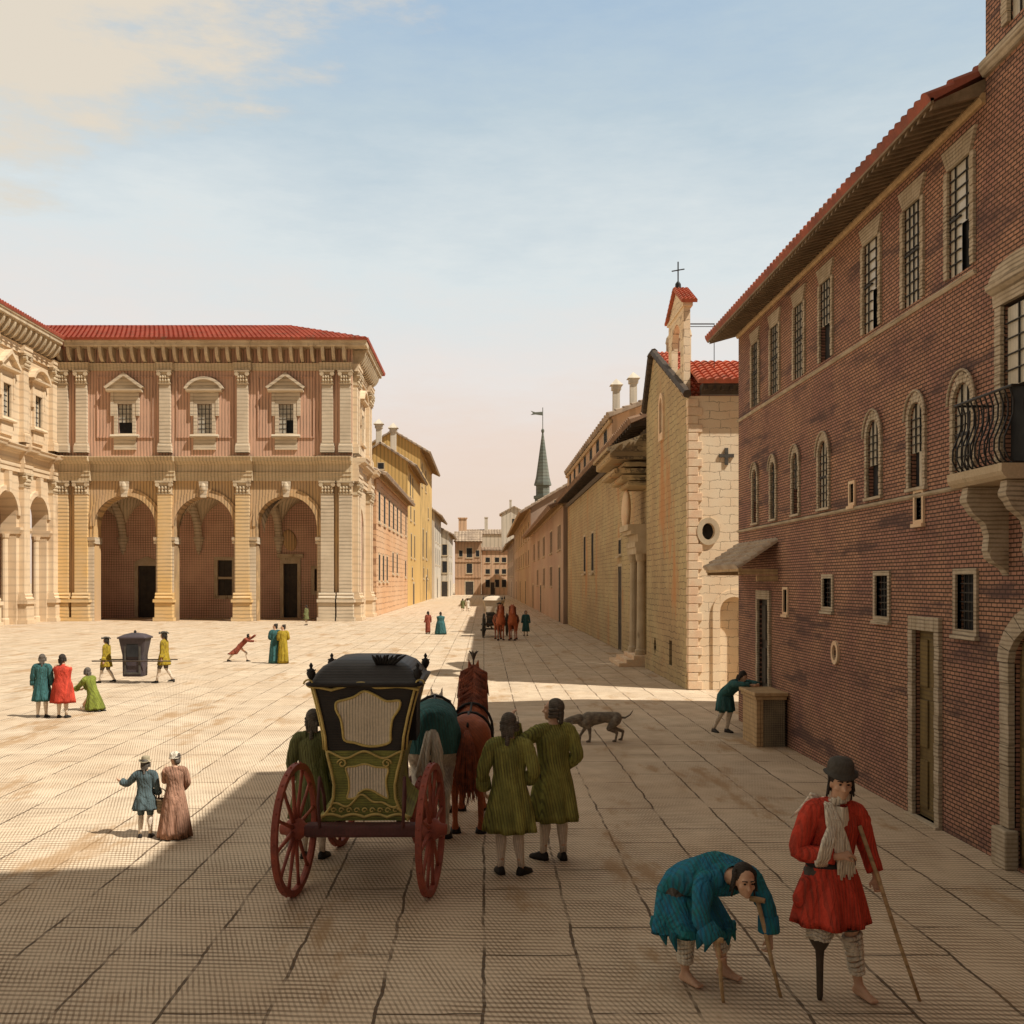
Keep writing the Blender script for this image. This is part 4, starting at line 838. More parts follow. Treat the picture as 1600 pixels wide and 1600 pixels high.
# string courses and cornice bead
bm = new()
for zc, a, b in ((4.37, 12.08, 23.8), (6.93, 12.3, 23.8)): mould(bm, BF, a, b, [(-.02,zc-.02),(.02,zc-.02),(.045,zc+.01),(.045,zc+.035),(-.02,zc+.04)])
mould(bm, BF, -8.0, 12.05, [(-.02,9.14),(.05,9.14),(.1,9.22),(.1,9.3),(-.02,9.32)])
obj('string_course', bm, M['surround'], bp)
bm = new(); mould(bm, BF, 12.08, 23.8, [(-.02,8.86),(.04,8.86),(.07,8.92),(.04,8.98),(-.02,8.98)]); obj('cornice_bead', bm, M['wood'], bp)
# eave: tiled roof over close-set rafters
bm = new(); tile_roof(bm, (5.26,12.1,8.93), (5.26,24.25,8.93), (10.2,24.25,11.5), (10.2,12.1,11.5), 62, 16, amp=.055, lift=.04, seg=6, thick=.05)
tile_roof(bm, (15.1,12.1,8.93), (15.1,24.25,8.93), (10.2,24.25,11.5), (10.2,12.1,11.5), 60, 12, amp=.055, lift=.04, seg=4, thick=.05); rf = obj('roof', bm, M['tile_old'], bp)
bm = new()
for i in range(66): u = 12.15+i*.183; mould(bm, BF, u-.035, u+.035, [(-.1,9.2),(.6,8.88),(.62,8.8),(-.1,9.0)])
box(bm, BF, 12.1, 24.2, .60, .64, 8.86, 8.93); obj('eave_rafters', bm, M['rafter'], rf)
# tall narrow door and the big portal
def palace_door(u0, u1, z1, mat, n=14, s=.14):
    bm = new()
    for a in (u0-s/2, u1+s/2): stone_rows(bm, BF, a-s/2, a+s/2, .03, z1, .05, n)
    for k in range(7): t0, t1 = k/7, (k+1)/7; bevelled(bm, BF, u0-s+(u1-u0+2*s)*t0+.003, u0-s+(u1-u0+2*s)*t1-.003, -.02, .055, z1+.003, z1+.19, .006)
    box(bm, BF, u0-s, u1+s, -.2, .09, .0, .03); o = obj('door', bm, M['surround'], bp)
    bm = new(); box(bm, BF, u0-.02, u1+.02, -.095, -.06, .03, z1)
    for i in (0, 1):
        for k in range(3): bevelled(bm, BF, u0+.05+i*(u1-u0)*.5, u0-.05+(i+1)*(u1-u0)*.5, -.062, -.035, .15+k*(z1-.1)/3, -.02+(k+1)*(z1-.1)/3, .012)
    obj('door_leaf', bm, M[mat], o); return o
palace_door(13.36, 14.04, 2.55, 'door_wood'); palace_door(21.2, 22.0, 2.84, 'door_dark', 12, .12)
u, h, zs_, ri = 10.2, 1.22, 2.3, .55
bm = new(); s = .2
for sg in (-1, 1): a = u+sg*(h+s/2); stone_rows(bm, BF, a-s/2, a+s/2, .45, zs_, .07, 8); bevelled(bm, BF, a-s/2-.06, a+s/2+.06, -.02, .14, .0, .44, .02)
n = 13
for k in range(n):
    a0, a1 = PI*k/n+.008, PI*(k+1)/n-.008
    def q(g, a): return (u+(h+g)*math.cos(a), zs_+(ri+g)*math.sin(a))
    plate(bm, BF, [q(.003,a0), q(.003,a1), q(.24,a1), q(.24,a0)], -.02, .08)
po = obj('portal', bm, M['surround'], bp)
bm = new(); box(bm, BF, u-h-.05, u+h+.05, -.098, -.06, .02, 2.9)
for i in range(2):
    for k in range(4): bevelled(bm, BF, u-h+.14+i*h, u-h+h-.08+i*h, -.062, -.03, .15+.66*k, .72+.66*k, .02)
obj('door_leaf', bm, M['door_wood'], po)
# balcony door, pedimented
u0, u1, z0, z1 = 10.75, 11.65, 4.46, 6.35; bm = new()
for a in (u0-.07, u1+.07): stone_rows(bm, BF, a-.07, a+.07, z0, z1, .045, 17)
mould(bm, BF, u0-.16, u1+.16, [(-.02,z1+.003),(.05,z1+.003),(.06,z1+.14),(.14,z1+.2),(.15,z1+.26),(-.02,z1+.26)]); um = (u0+u1)/2
plate(bm, BF, [(um+(u1-u0+.36)/2*math.cos(a), z1+.262+.22*math.sin(a)) for a in [PI*i/14 for i in range(15)]], -.02, .1)
o = obj('balcony_door', bm, M['surround'], bp); backing(o, u0, u1, z0, z1, .2); pane(o, u0+.04, u1-.04, z0+.95, z1-.04); bars(o, u0+.04, u1-.04, z0+.95, z1-.04, 3, 5)
for (a, b, c, d) in ((10.7,11.5,9.5,11.5), (7.2,8.0,9.5,11.5), (6.6,7.6,4.5,6.3)):
    bm = new()
    for q_ in (a-.07, b+.07): stone_rows(bm, BF, q_-.07, q_+.07, c, d, .045, 16)
    box(bm, BF, a-.15, b+.15, -.02, .05, d+.003, d+.2); o = obj('window', bm, M['surround'], bp); backing(o, a, b, c, d, .2); pane(o, a+.4, b, c, d); bars(o, a+.4, b, c, d, 2, 7)
# balcony
bm = new(); ya, yb, pj = 10.6, 11.85, .56
mould(bm, BF, ya, yb, [(-.02,4.28),(pj-.06,4.28),(pj-.02,4.32),(pj,4.36),(pj,4.44),(-.02,4.44)]); bl = obj('balcony', bm, M['trim'], bp)
bm = new()
def rail_pt(t, base): return base
prof = [(0,0),(.07,.06),(.115,.16),(.11,.28),(.06,.40),(.02,.52),(.015,.66),(.06,.80)]
def baluster(p, outd):
    pts = [p + outd*r_ + V((0,0,h_)) for r_, h_ in prof]; tube(bm, pts, .0095, 6)
for i in range(12): baluster(BF.p(ya+.04+(yb-ya-.08)*i/11, pj-.16, 4.44), BF.W)
for i in range(1, 5):
    baluster(BF.p(yb-.04, (pj-.16)*i/5, 4.44), BF.U); baluster(BF.p(ya+.04, (pj-.16)*i/5, 4.44), -BF.U)
zt = 4.44+.80; tube(bm, [BF.p(ya-.02,0,zt), BF.p(ya-.02,pj-.10,zt), BF.p(yb+.02,pj-.10,zt), BF.p(yb+.02,0,zt)], .016, 6); zt = 4.455
tube(bm, [BF.p(ya+.04,0,zt), BF.p(ya+.04,pj-.16,zt), BF.p(yb-.04,pj-.16,zt), BF.p(yb-.04,0,zt)], .012, 6); obj('railing', bm, M['iron'], bl)
for uu in (10.75, 11.62):
    bm = new(); pr = [(-.02,4.27),(pj-.1,4.27),(pj-.08,4.12),(pj-.16,3.98),(.26,3.86),(.22,3.72),(.24,3.56),(.16,3.42),(.05,3.36),(.0,3.28),(-.02,3.28)]; mould(bm, BF, uu-.07, uu+.07, pr)
    tube(bm, [BF.p(uu-.085,.13,3.52), BF.p(uu+.085,.13,3.52)], .09, 12); tube(bm, [BF.p(uu-.085,pj-.16,4.14), BF.p(uu+.085,pj-.16,4.14)], .085, 12); obj('scroll_bracket', bm, M['surround'], bl)
# tiled canopy over the stall
bm = new(); tile_roof(bm, (5.10,20.6,3.50), (5.10,23.7,3.50), (5.93,23.7,4.06), (5.93,20.6,4.06), 12, 6, amp=.06, lift=.035, seg=6, thick=.03); cn = obj('canopy', bm, M['tile_pale'], bp)
bm = new(); box(bm, WF, 5.14, 5.93, 20.62, 20.7, 3.36, 3.47); box(bm, WF, 5.14, 5.93, 23.5, 23.58, 3.36, 3.47); box(bm, WF, 5.12, 5.2, 20.6, 23.6, 3.42, 3.5); box(bm, WF, 5.5, 5.93, 20.61, 20.71, 3.22, 3.34); obj('beam', bm, M['wood'], cn)
# roof of the tall end
bm = new(); tile_roof(bm, (5.4,5.12,14.2), (5.4,12.6,14.2), (10.5,12.6,16.2), (10.5,5.12,16.2), 30, 10, amp=.06, lift=.04, seg=4); tile_roof(bm, (5.4,-8.4,17.3), (5.4,5.5,17.3), (10.5,5.5,19.4), (10.5,-8.4,19.4), 60, 10, amp=.06, lift=.04, seg=4); obj('tall_roof', bm, M['tile_old'], bp)

# stall counter
st = thing('stall_counter', 'wooden stall counter against the red brick wall under the pale tiled canopy', 'counter', (5.6, 20.4, 0))
bm = new(); bevelled(bm, WF, 5.24, 5.90, 19.82, 21.05, .99, 1.06, .012); bevelled(bm, WF, 5.27, 5.88, 19.86, 21.0, .92, .985, .01); obj('counter_top', bm, M['wood'], st)
bm = new(); bevelled(bm, WF, 5.30, 5.38, 19.9, 20.96, 0, .92, .008); bevelled(bm, WF, 5.385, 5.43, 19.9, 19.96, 0, .92, .006); obj('side_panel', bm, M['wood'], st)
bm = new(); box(bm, WF, 5.432, 5.86, 19.92, 20.94, 0, .915); obj('front_panel', bm, M['stall_front'], st)

# ------------------------------------------------------------------ figures
def cpos(J, s=1.): return {k: V(v)*s for k, v in J.items()}
def standing(H=1.75, **o):
    J = dict(pelvis=(0,0,.95), waist=(0,0,1.09), chest=(0,0,1.28), neck=(0,-.01,1.46), head=(0,.02,1.63), face=(0,1,0),
             shl=(-.185,-.01,1.40), ell=(-.25,-.03,1.12), wrl=(-.26,.06,.88), shr=(.185,-.01,1.40), elr=(.25,-.03,1.12), wrr=(.26,.06,.88),
             hipl=(-.09,0,.92), knl=(-.10,.02,.50), anl=(-.11,-.02,.085), tol=(-.14,.13,.03), hipr=(.09,0,.92), knr=(.10,.02,.50), anr=(.11,-.02,.085), tor=(.14,.13,.03), hdl=None, hdr=None)
    J.update(o); s = H/1.75
    return {k: (None if v is None else V(v) if k in ('face', 'hdl', 'hdr') else V(v)*s) for k, v in J.items()}, s
def hand(bm, w, d, n, s, curl=.5, side=1):
    """palm, four unequal bent fingers and a thumb off the side of the palm"""
    d = d.normalized(); n = (n - d*n.dot(d)).normalized(); a = d.cross(n)*side
    caps(bm, w, w+d*.02*s, .024*s, .027*s, 8)
    for k in (-1, 0, 1): caps(bm, w+d*.02*s+a*.016*s*k, w+d*.085*s+a*.022*s*k, .019*s, .015*s, 8)
    for k, ln in ((-1.5,.062), (-.5,.078), (.5,.083), (1.5,.072)):
        b = w+d*.088*s+a*.0185*s*k; c1 = R(25+35*curl); c2 = R(50+70*curl)
        e = b + (d*math.cos(c1) + n*math.sin(c1))*ln*.52*s; f = e + (d*math.cos(c2) + n*math.sin(c2))*ln*.48*s
        caps(bm, b-d*.012*s, e, .0098*s, .009*s, 8); caps(bm, e, f, .009*s, .0075*s, 8)
    t0 = w+d*.032*s+a*.026*s; t1 = t0 + (a*.7+d*.6+n*.35).normalized()*.038*s; t2 = t1 + (d*.8+n*.5+a*.1).normalized()*.032*s
    caps(bm, t0, t1, .013*s, .0115*s, 8); caps(bm, t1, t2, .011*s, .009*s, 8)
def head_frame(J):
    f = J['face'].normalized(); up = V((0,0,1)); up = J.get('hup', up)
    r = f.cross(up).normalized(); u = r.cross(f).normalized()
    return r, f, u, Matrix((r, f, u)).transposed()
def body_mesh(J, s, bare=(), skip=(), feet=True, handcurl=.4):
    bm = new(); c = lambda a, b, ra, rb: caps(bm, a, b, ra*s, rb*s)
    c(J['pelvis'], J['waist'], .125, .115); c(J['waist'], J['chest'], .115, .135); c(J['shl'], J['shr'], .068, .068); c(J['hipl'], J['hipr'], .095, .095)
    c(J['chest'], J['neck'], .13, .07); c(J['neck']-(J['head']-J['neck'])*.3, J['head'], .056, .054)
    r, f, u, rot = head_frame(J); h = J['head']; q = lambda x, y, z_: h + (r*x+f*y+u*z_)*s
    ellip(bm, q(0,-.012,.035), .074*s, .092*s, .088*s, rot, 18, 12); ellip(bm, q(0,.022,-.03), .058*s, .066*s, .082*s, rot, 16, 10); ellip(bm, q(0,.062,-.088), .026*s, .022*s, .022*s, rot, 10, 8)
    caps(bm, q(0,.086,.022), q(0,.106,-.022), .009*s, .015*s, 8); caps(bm, q(-.04,.078,.036), q(.04,.078,.036), .014*s, .014*s, 8)
    ellip(bm, q(0,.079,-.056), .026*s, .012*s, .007*s, rot, 10, 6); ellip(bm, q(0,.077,-.068), .021*s, .012*s, .007*s, rot, 10, 6)
    for sg in (-1, 1): ellip(bm, q(sg*.074,-.008,-.004), .011*s, .022*s, .032*s, rot, 10, 8); ellip(bm, q(sg*.04,.055,-.02), .024*s, .024*s, .022*s, rot, 10, 8)
    for t, sd in (('l', -1), ('r', 1)):
        if 'arm'+t not in skip:
            c(J['sh'+t], J['el'+t], .05, .042); c(J['el'+t], J['wr'+t], .043, .027)
            d = J['hd'+t] if J['hd'+t] is not None else (J['wr'+t]-J['el'+t]); n = J.get('hn'+t) or V((-sd, .2, 0)); hand(bm, J['wr'+t], d, V(n), s, J.get('curl'+t, handcurl), -sd)
        if 'leg'+t in skip: c(J['hip'+t], J['kn'+t], .085, .058); continue
        k, a, o = J['kn'+t], J['an'+t], J['to'+t]; c(J['hip'+t], k, .085, .056)
        fw = o-a; fw.z = 0; fw = fw.normalized() if fw.length > 1e-4 else V((0,1,0)); m = k.lerp(a, .32) - fw*.018*s
        c(k, m, .052, .054); c(m, a, .054, .032)
        heel = a - fw*.035*s; heel.z = a.z-.045*s; ball = o - fw*.05*s
        if not feet: c(a, a-V((0,0,.02*s)), .032, .03); continue
        c(a, heel, .033, .03); c(heel, ball, .03, .03); c(a, ball, .034, .027)
        for k_ in range(3): c(ball + fw.cross(V((0,0,1)))*(.022*(k_-1))*s, o + fw.cross(V((0,0,1)))*(.024*(k_-1))*s + V((0,0,-.006*s)), .018, .014)
    return bm
def limb_sleeve(bm, pts, rr, s, n=16, fold=.05, seed=0):
    rnd = random.Random(seed); P = [V(p) for p in pts]; path = []; rad = []
    seg = len(P)-1
    for i in range(seg):
        m = 6
        for k in range(m + (1 if i == seg-1 else 0)):
            t = k/m; path.append(P[i].lerp(P[i+1], t)); rad.append((rr[i]+(rr[i+1]-rr[i])*t)*s*(1+fold*(rnd.random()-.5)*2))
    if seg > 1:
        for it in range(2):
            path = [path[0]] + [(path[i-1]+path[i]*2+path[i+1])/4 for i in range(1, len(path)-1)] + [path[-1]]
    tube(bm, path, rad, n, cap=True)
def coat_mesh(J, s, hem=.55, cloak=False, flare=.27, pleat=.07, pn=9, skirt=True, sleeves=True, cuffs=True, lean=None, open_=False, slim=1., seed=1, hemoff=(0,0)):
    bm = new(); xd = (J['shr']-J['shl']).normalized(); rings = []
    sh = (J['shl']+J['shr'])/2
    def ring(c, rx, ry, am=0, n=pn, ph=0, xx=None):
        if cloak and rx > .14 and xx is None: rx, ry = rx*1.12+.025, ry*1.2+.03; am = .03
        rings.append((c, xx or xd, (xx or xd).cross(ax).normalized()*-1, rx*s*slim, ry*s*slim, am, n, ph))
    ax = (J['neck']-J['chest']).normalized()
    ring(J['neck']+ax*.03*s, .07, .068); ring(J['neck'], .082, .078); ring(J['neck'].lerp(sh, .55), .15, .095); ring(sh-ax*.01*s, .205, .12, .01)
    ring(sh.lerp(J['chest'], .5), .212, .135, .012); ring(J['chest'], .195, .14, .012)
    ax = (J['chest']-J['pelvis']).normalized()
    ring(J['chest'].lerp(J['waist'], .5), .18, .135, .015); ring(J['waist'], .172, .135, .02); ring(J['waist'].lerp(J['pelvis'], .6), .185, .15, .03)
    if skirt:
        ax = V((0,0,1)); x0 = V((xd.x, xd.y, 0)).normalized(); p = J['pelvis']; n = 7; top = p.z; hz = hem*s
        for k in range(n+1):
            t = k/n; zz_ = top+(hz-top)*t; c = V((p.x+hemoff[0]*s*t, p.y+hemoff[1]*s*t, zz_)); ring(c, (.255 if cloak else .195)+(flare-(.255 if cloak else .195))*t**.8, (.24 if cloak else .165)+(flare*.86-(.24 if cloak else .165))*t**.8, .02+pleat*t, pn, seed*1.3, x0)
        c = rings[-1][0]; ring(c+V((0,0,.012*s)), flare*.96, flare*.86*.96, .02+pleat, pn, seed*1.3, x0); ring(c+V((0,0,.06*s)), flare*.90, flare*.86*.90, .02+pleat, pn, seed*1.3, x0)
    loft(bm, rings, 54)
    if sleeves:
        for t in 'lr':
            sp = J['sh'+t]; e = J['el'+t]; w = J['wr'+t]; we = w - (w-e).normalized()*.03*s
            nk = J['neck']; limb_sleeve(bm, [nk.lerp(sp,.30)-(J['neck']-J['chest']).normalized()*.012*s, sp.lerp(nk,.06), sp.lerp(e,.22), e, we], [.080, .088, .086, .070, .060], s, seed=seed+ord(t))
            if cuffs:
                d = (w-e).normalized(); x, y = frame_axes(d)
                loft(bm, [(we-d*.13*s, x, y, .060*s, .060*s, .02, 5), (we-d*.125*s, x, y, .079*s, .079*s, .03, 5), (we-d*.01*s, x, y, .085*s, .085*s, .03, 5), (we, x, y, .078*s, .078*s, .03, 5), (we-d*.02*s, x, y, .058*s, .058*s, .02, 5)], 20)
    return bm
def stockings_mesh(J, s, skip=(), top=.0):
    bm = new()
    for t in 'lr':
        if 'leg'+t in skip: continue
        k, a, o = J['kn'+t], J['an'+t], J['to'+t]; fw = o-a; fw.z = 0; fw = fw.normalized() if fw.length > 1e-4 else V((0,1,0)); hp = k.lerp(J['hip'+t], .25)
        pts = [hp, k, k.lerp(a, .17)-fw*.014*s, k.lerp(a, .34)-fw*.02*s, k.lerp(a, .55)-fw*.012*s, k.lerp(a, .8), a]
        tube(bm, pts, [.070*s, .060*s, .060*s, .062*s, .053*s, .041*s, .039*s], 16)
    return bm
def shoes_mesh(J, s, skip=()):
    bm = new()
    for t in 'lr':
        if 'leg'+t in skip: continue
        a, o = J['an'+t], J['to'+t]; fw = o-a; fw.z = 0; fw = fw.normalized() if fw.length > 1e-4 else V((0,1,0)); b = V((a.x, a.y, a.z-.045*s))
        x = fw.cross(V((0,0,1))); rot = Matrix((x, fw, V((0,0,1)))).transposed()
        pts = [b-fw*.055*s, b-fw*.03*s, b+fw*.04*s, b+fw*.11*s, b+fw*.165*s, b+fw*.195*s]
        rows = []
        for p, wd, h in zip(pts, (.028,.044,.047,.050,.040,.014), (.085,.10,.092,.060,.044,.026)):
            rows.append((V((p.x,p.y,b.z-.037*s)), x, V((0,0,1)), wd*s, h*s, 0, 1))
        rr = []
        for (c, xd, zd, rx, rz, _, _) in rows: rr.append([bm.verts.new(c + xd*rx*math.cos(t_) + zd*max(0, rz*math.sin(t_))) for t_ in [PI*k/8 for k in range(9)]])
        for p, q in zip(rr, rr[1:]):
            for k in range(8): bm.faces.new([p[k], p[k+1], q[k+1], q[k]])
            bm.faces.new([p[8], p[0], q[0], q[8]])
        bm.faces.new(rr[0]); bm.faces.new(rr[-1][::-1]); box(bm, Fr(b, x, fw), -.03*s, .03*s, -.05*s, .0, -.055*s, -.03*s)
    return bm
def breeches_mesh(J, s, skip=()):
    bm = new()
    caps(bm, J['hipl'], J['hipr'], .115*s, .115*s)
    for t in 'lr':
        if 'leg'+t in skip: limb_sleeve(bm, [J['hip'+t], J['kn'+t]], [.11, .085], s, seed=3); continue
        limb_sleeve(bm, [J['hip'+t], J['kn'+t].lerp(J['hip'+t], .08)], [.11, .078], s, seed=5)
        k = J['kn'+t].lerp(J['hip'+t], .06); d = (J['kn'+t]-J['hip'+t]).normalized(); tube(bm, [k-d*.02*s, k+d*.025*s], .072*s, 14)
    return bm
def hair_mesh(J, s, kind='wig', seed=0):
    bm = new(); r, f, u, rot = head_frame(J); h = J['head']; q = lambda x, y, z_: h + (r*x+f*y+u*z_)*s; rnd = random.Random(seed)
    ellip(bm, q(0,-.034,.045), .088*s, .098*s, .094*s, rot, 16, 12)
    ellip(bm, q(0,-.062,-.02), .078*s, .062*s, .085*s, rot, 14, 10)
    if kind == 'wig':
        for sg in (-1, 1):
            for k in range(3): caps(bm, q(sg*.078,-.06,.02-.036*k), q(sg*.092,.012,.014-.036*k), .021*s, .02*s, 8)
        for k in range(5): a = -.06+.03*k; caps(bm, q(a,-.10,-.02), q(a*.8,-.10,-.115), .022*s, .02*s, 8)
        caps(bm, q(0,-.10,-.11), q(0,-.115,-.20), .022*s, .028*s, 8)
    elif kind == 'shaggy':
        for k in range(26):
            a = PI*1.25*(rnd.random()-.5)+PI/2; x, y = -math.cos(a)*.082, -math.sin(a)*.085-.01; zt = .05+.04*rnd.random(); ln = .12+.07*rnd.random()
            caps(bm, q(x*.9,y*.9,zt), q(x*1.15+.02*(rnd.random()-.5), y*1.15, zt-ln), .016*s, .007*s, 6)
    elif kind == 'bun': ellip(bm, q(0,-.085,.10), .05*s, .05*s, .045*s, rot, 10, 8)
    return bm
def hat_mesh(J, s, kind):
    bm = new(); r, f, u, rot = head_frame(J); h = J['head']+u*(.078 if kind == 'bowl' else .055)*s-(f*.02*s if kind == 'bowl' else f*0); n = 30
    prof = dict(bowl=[(.124,-.004),(.127,.004),(.10,.008),(.098,.03),(.096,.075),(.08,.105),(.045,.122),(.002,.127)], tall=[(.15,.01),(.152,.018),(.098,.006),(.093,.05),(.088,.10),(.08,.112),(.002,.115)],
                tri=[(.15,.0),(.155,.02),(.10,.008),(.096,.04),(.085,.075),(.05,.095),(.002,.10)], mob=[(.10,-.02),(.115,-.03),(.12,-.01),(.098,.0),(.105,.05),(.085,.095),(.04,.115),(.002,.118)])[kind]
    rings = []
    for i, (rad, hh) in enumerate(prof):
        row = []
        for k in range(n):
            a = 2*PI*k/n; rr = rad; h2 = hh
            if i < 2:
                if kind == 'tri': rr = rad*(1+.18*math.cos(3*a-PI/2)); h2 = hh + .065*(1-math.cos(3*a-PI/2))*.5
                elif kind == 'bowl': h2 = hh + .012*math.cos(2*a) - .008*math.sin(a); rr = rad*(1+.03*math.sin(a)+.02*math.cos(5*a))
                elif kind == 'mob': rr = rad*(1+.06*math.cos(11*a))
                else: h2 = hh + .02*math.cos(2*a)
            row.append(bm.verts.new(h + (r*rr*math.cos(a) + f*rr*1.08*math.sin(a) + u*h2)*s))
        rings.append(row)
    for a, b in zip(rings, rings[1:]):
        for k in range(n): bm.faces.new([a[k], a[(k+1) % n], b[(k+1) % n], b[k]])
    bm.faces.new(rings[-1]); return bm
def eyes_mesh(J, s):
    bm = new(); r, f, u, rot = head_frame(J)
    for sg in (-1, 1): ellip(bm, J['head'] + (r*sg*.030+f*.083+u*.018)*s, .011*s, .008*s, .0075*s, rot, 8, 6); caps(bm, J['head'] + (r*sg*.016+f*.089+u*.040)*s, J['head'] + (r*sg*.048+f*.080+u*.042)*s, .006*s, .004*s, 6)
    return bm
def putlocal(bm, root):
    bmesh.ops.transform(bm, matrix=ROOT[root], verts=bm.verts); return bm
def pobj(name, bm, mat, root, smooth=True):
    return obj(name, bm, M[mat], root, smooth=smooth, local=True)
def person(label, loc, rz, J, s, coat=None, coatkw={}, hair=('greyhair', 'wig'), hat=None, legs='stocking', shoes='black', breeches=None, voxel=.014, group=None, skip=(), eyes=False, coatname='coat'):
    t = thing('person', label, 'person', loc, rz, group)
    fuse('body', body_mesh(J, s, skip=skip, feet=not shoes), M['skin'], t, voxel, 4 if voxel < .012 else 3)
    if coat: pobj(coatname, coat_mesh(J, s, **coatkw), coat, t)
    if legs: pobj('stockings', stockings_mesh(J, s, skip), legs, t)
    if shoes: pobj('shoes', shoes_mesh(J, s, skip), shoes, t, smooth=True)
    if breeches: pobj('breeches', breeches_mesh(J, s, skip), breeches, t)
    if hair: pobj('hair', hair_mesh(J, s, hair[1], len(label)), hair[0], t)
    if hat: pobj('hat', hat_mesh(J, s, hat[1]), hat[0], t)
    if eyes: pobj('eyes', eyes_mesh(J, s), 'black', t)
    return t

# --- the two beggars in the right foreground
J, s = standing(1.79, face=(.25,.95,-.12), chest=(-.03,.01,1.28), neck=(-.05,0,1.45), head=(-.065,.04,1.605), waist=(-.01,0,1.09), shl=(-.225,0,1.36), shr=(.145,-.01,1.40), ell=(-.31,.0,1.11), wrl=(-.325,.10,.91), hdl=(-.05,.12,-1), elr=(.28,-.02,1.09), wrr=(.055,.20,1.10), hdr=(-1,.10,.25),
    hipr=(.10,0,.92), knr=(.13,.07,.53), knl=(-.14,.06,.50), anl=(-.19,.08,.085), tol=(-.21,.25,.03))
J['hnr'] = V((0,-.3,-1)); J['hnl'] = V((.4,.9,0)); J['curll'] = .95
pg = person('peg-legged man in a red coat, white scarf and grey hat, limping with a stick', (2.69, 7.95, 0), PI+.22, J, s, 'red', dict(hem=.57, flare=.285, pleat=.075, pn=8, cuffs=False, seed=2, hemoff=(.02,.03)), ('darkhair', 'shaggy'), ('greyfelt', 'bowl'), None, None, 'greybreeches', .0085, skip=('legr',), eyes=True)
def strand(pts, r0, r1, n=8): bm = new(); tube(bm, [V(p)*s for p in pts], [r0+(r1-r0)*i/(len(pts)-1) for i in range(len(pts))], n); return bm
bm = new()
for k in range(7):                                   # folded scarf hanging from the neck to the waist
    o = -.045+.015*k
    tube(bm, [V(p)*s for p in ((.05,-.02,1.49),(.055+o*.5,.075,1.45),(.06+o,.145,1.34),(.02+o*1.1,.168,1.2),(-.02+o*1.2,.172,1.06),(-.03+o*1.5,.175,.96-.02*(k % 3)))], [.016,.019,.021,.02,.017,.010], 7)
for k in range(5): a = PI*(.15+.7*k/4); tube(bm, [V((-.05+.09*math.cos(a+d), .09*math.sin(a+d)-.01, 1.465+.012*k))*s for d in (-.9,-.45,0,.45,.9)], .02, 7)
for k in range(4): tube(bm, [V(p)*s for p in ((.06,-.05,1.49),(.11+.02*k,-.09,1.51-.03*k),(.15+.03*k,-.10-.02*k,1.44-.04*k))], [.018,.016,.006], 6)
pobj('scarf', bm, 'linen', pg)
bm = new()
for k in range(4):
    o = .022*k; tube(bm, [V(p)*s for p in ((.03+o*.4,.13,1.36),(.10+o,.19,1.22),(.14+o,.20,1.10),(.13+o,.15,1.035),(.11+o,.09,1.10))], .020, 7)
pobj('sling', bm, 'linen', pg)
bm = new(); loft(bm, [(V((-.04*(z_-.96)/.5,.03,z_))*s, V((1,0,0)), V((0,1,0)), w_*s, .118*s, .01, 6) for z_, w_ in ((.96,.12),(1.1,.115),(1.25,.10),(1.38,.075),(1.45,.05))], 20); pobj('shirt', bm, 'linen', pg)
bm = new(); loft(bm, [(V((0,0,z_))*s, V((1,0,0)), V((0,1,0)), rx*s, ry*s, .01, 7) for z_, rx, ry in ((1.045,.178,.140),(1.05,.186,.148),(.995,.192,.155),(.985,.186,.15))], 40); pobj('belt', bm, 'black', pg)
bm = new(); lathe(bm, V((.13,.07,0))*s, [(.017,0),(.024,.03),(.028,.30),(.034,.38),(.06,.42),(.085,.47),(.088,.53)], 14); pobj('wooden_leg', bm, 'darkwood', pg)
bm = new(); caps(bm, V((.13,.07,.50))*s, V((.125,.06,.62))*s, .092*s, .10*s); [tube(bm, [V((.13+.093*math.cos(a), .07+.093*math.sin(a), .485+.02*math.sin(3*a)+.03*k))*s for a in [2*PI*i/14 for i in range(15)]], .012*s, 6) for k in range(3)]; pobj('knee_wrap', bm, 'linen', pg)
bm = new(); kn, an = J['knl'], J['anl']
for k in range(9):
    c = kn.lerp(an, .10+.08*k); d = (an-kn).normalized(); x, y = frame_axes(d); rr = (.064-.0022*k)*s
    tube(bm, [c + (x*math.cos(a)+y*math.sin(a))*rr + d*.012*s*math.sin(a+k) for a in [2*PI*i/14 for i in range(15)]], .017*s, 6)
pobj('bandage', bm, 'linen', pg)
bm = new(); caps(bm, V((.20,.02,.86))*s, V((.215,.0,.74))*s, .07*s, .09*s); pobj('pouch', bm, 'red', pg)
mw = ROOT[pg]
def stick(label, a, b, r=.016, mat='wood', handle=None, cat='stick', name='walking_stick', group=None):
    a, b = V(a), V(b); c = (b.x, b.y, 0); bm = new(); tube(bm, [a, a.lerp(b,.35)+V((.004,0,0)), a.lerp(b,.7)-V((.004,0,0)), b], [r*1.05, r, r*.95, r*.8], 8)
    if handle: tube(bm, [a-V(handle)*.5, a, a+V(handle)*.5], [r*1.2, r*1.4, r*1.2], 8)
    o = obj(name, bm, M[mat], smooth=True); tag(o, label, cat, group); return o
stick('long straight stick leaned on by the peg-legged man in red', mw @ (V((-.17,.12,1.30))*s), mw @ V((-.60,.26,0)))
bl_ = V((1.75, 8.2, 0))
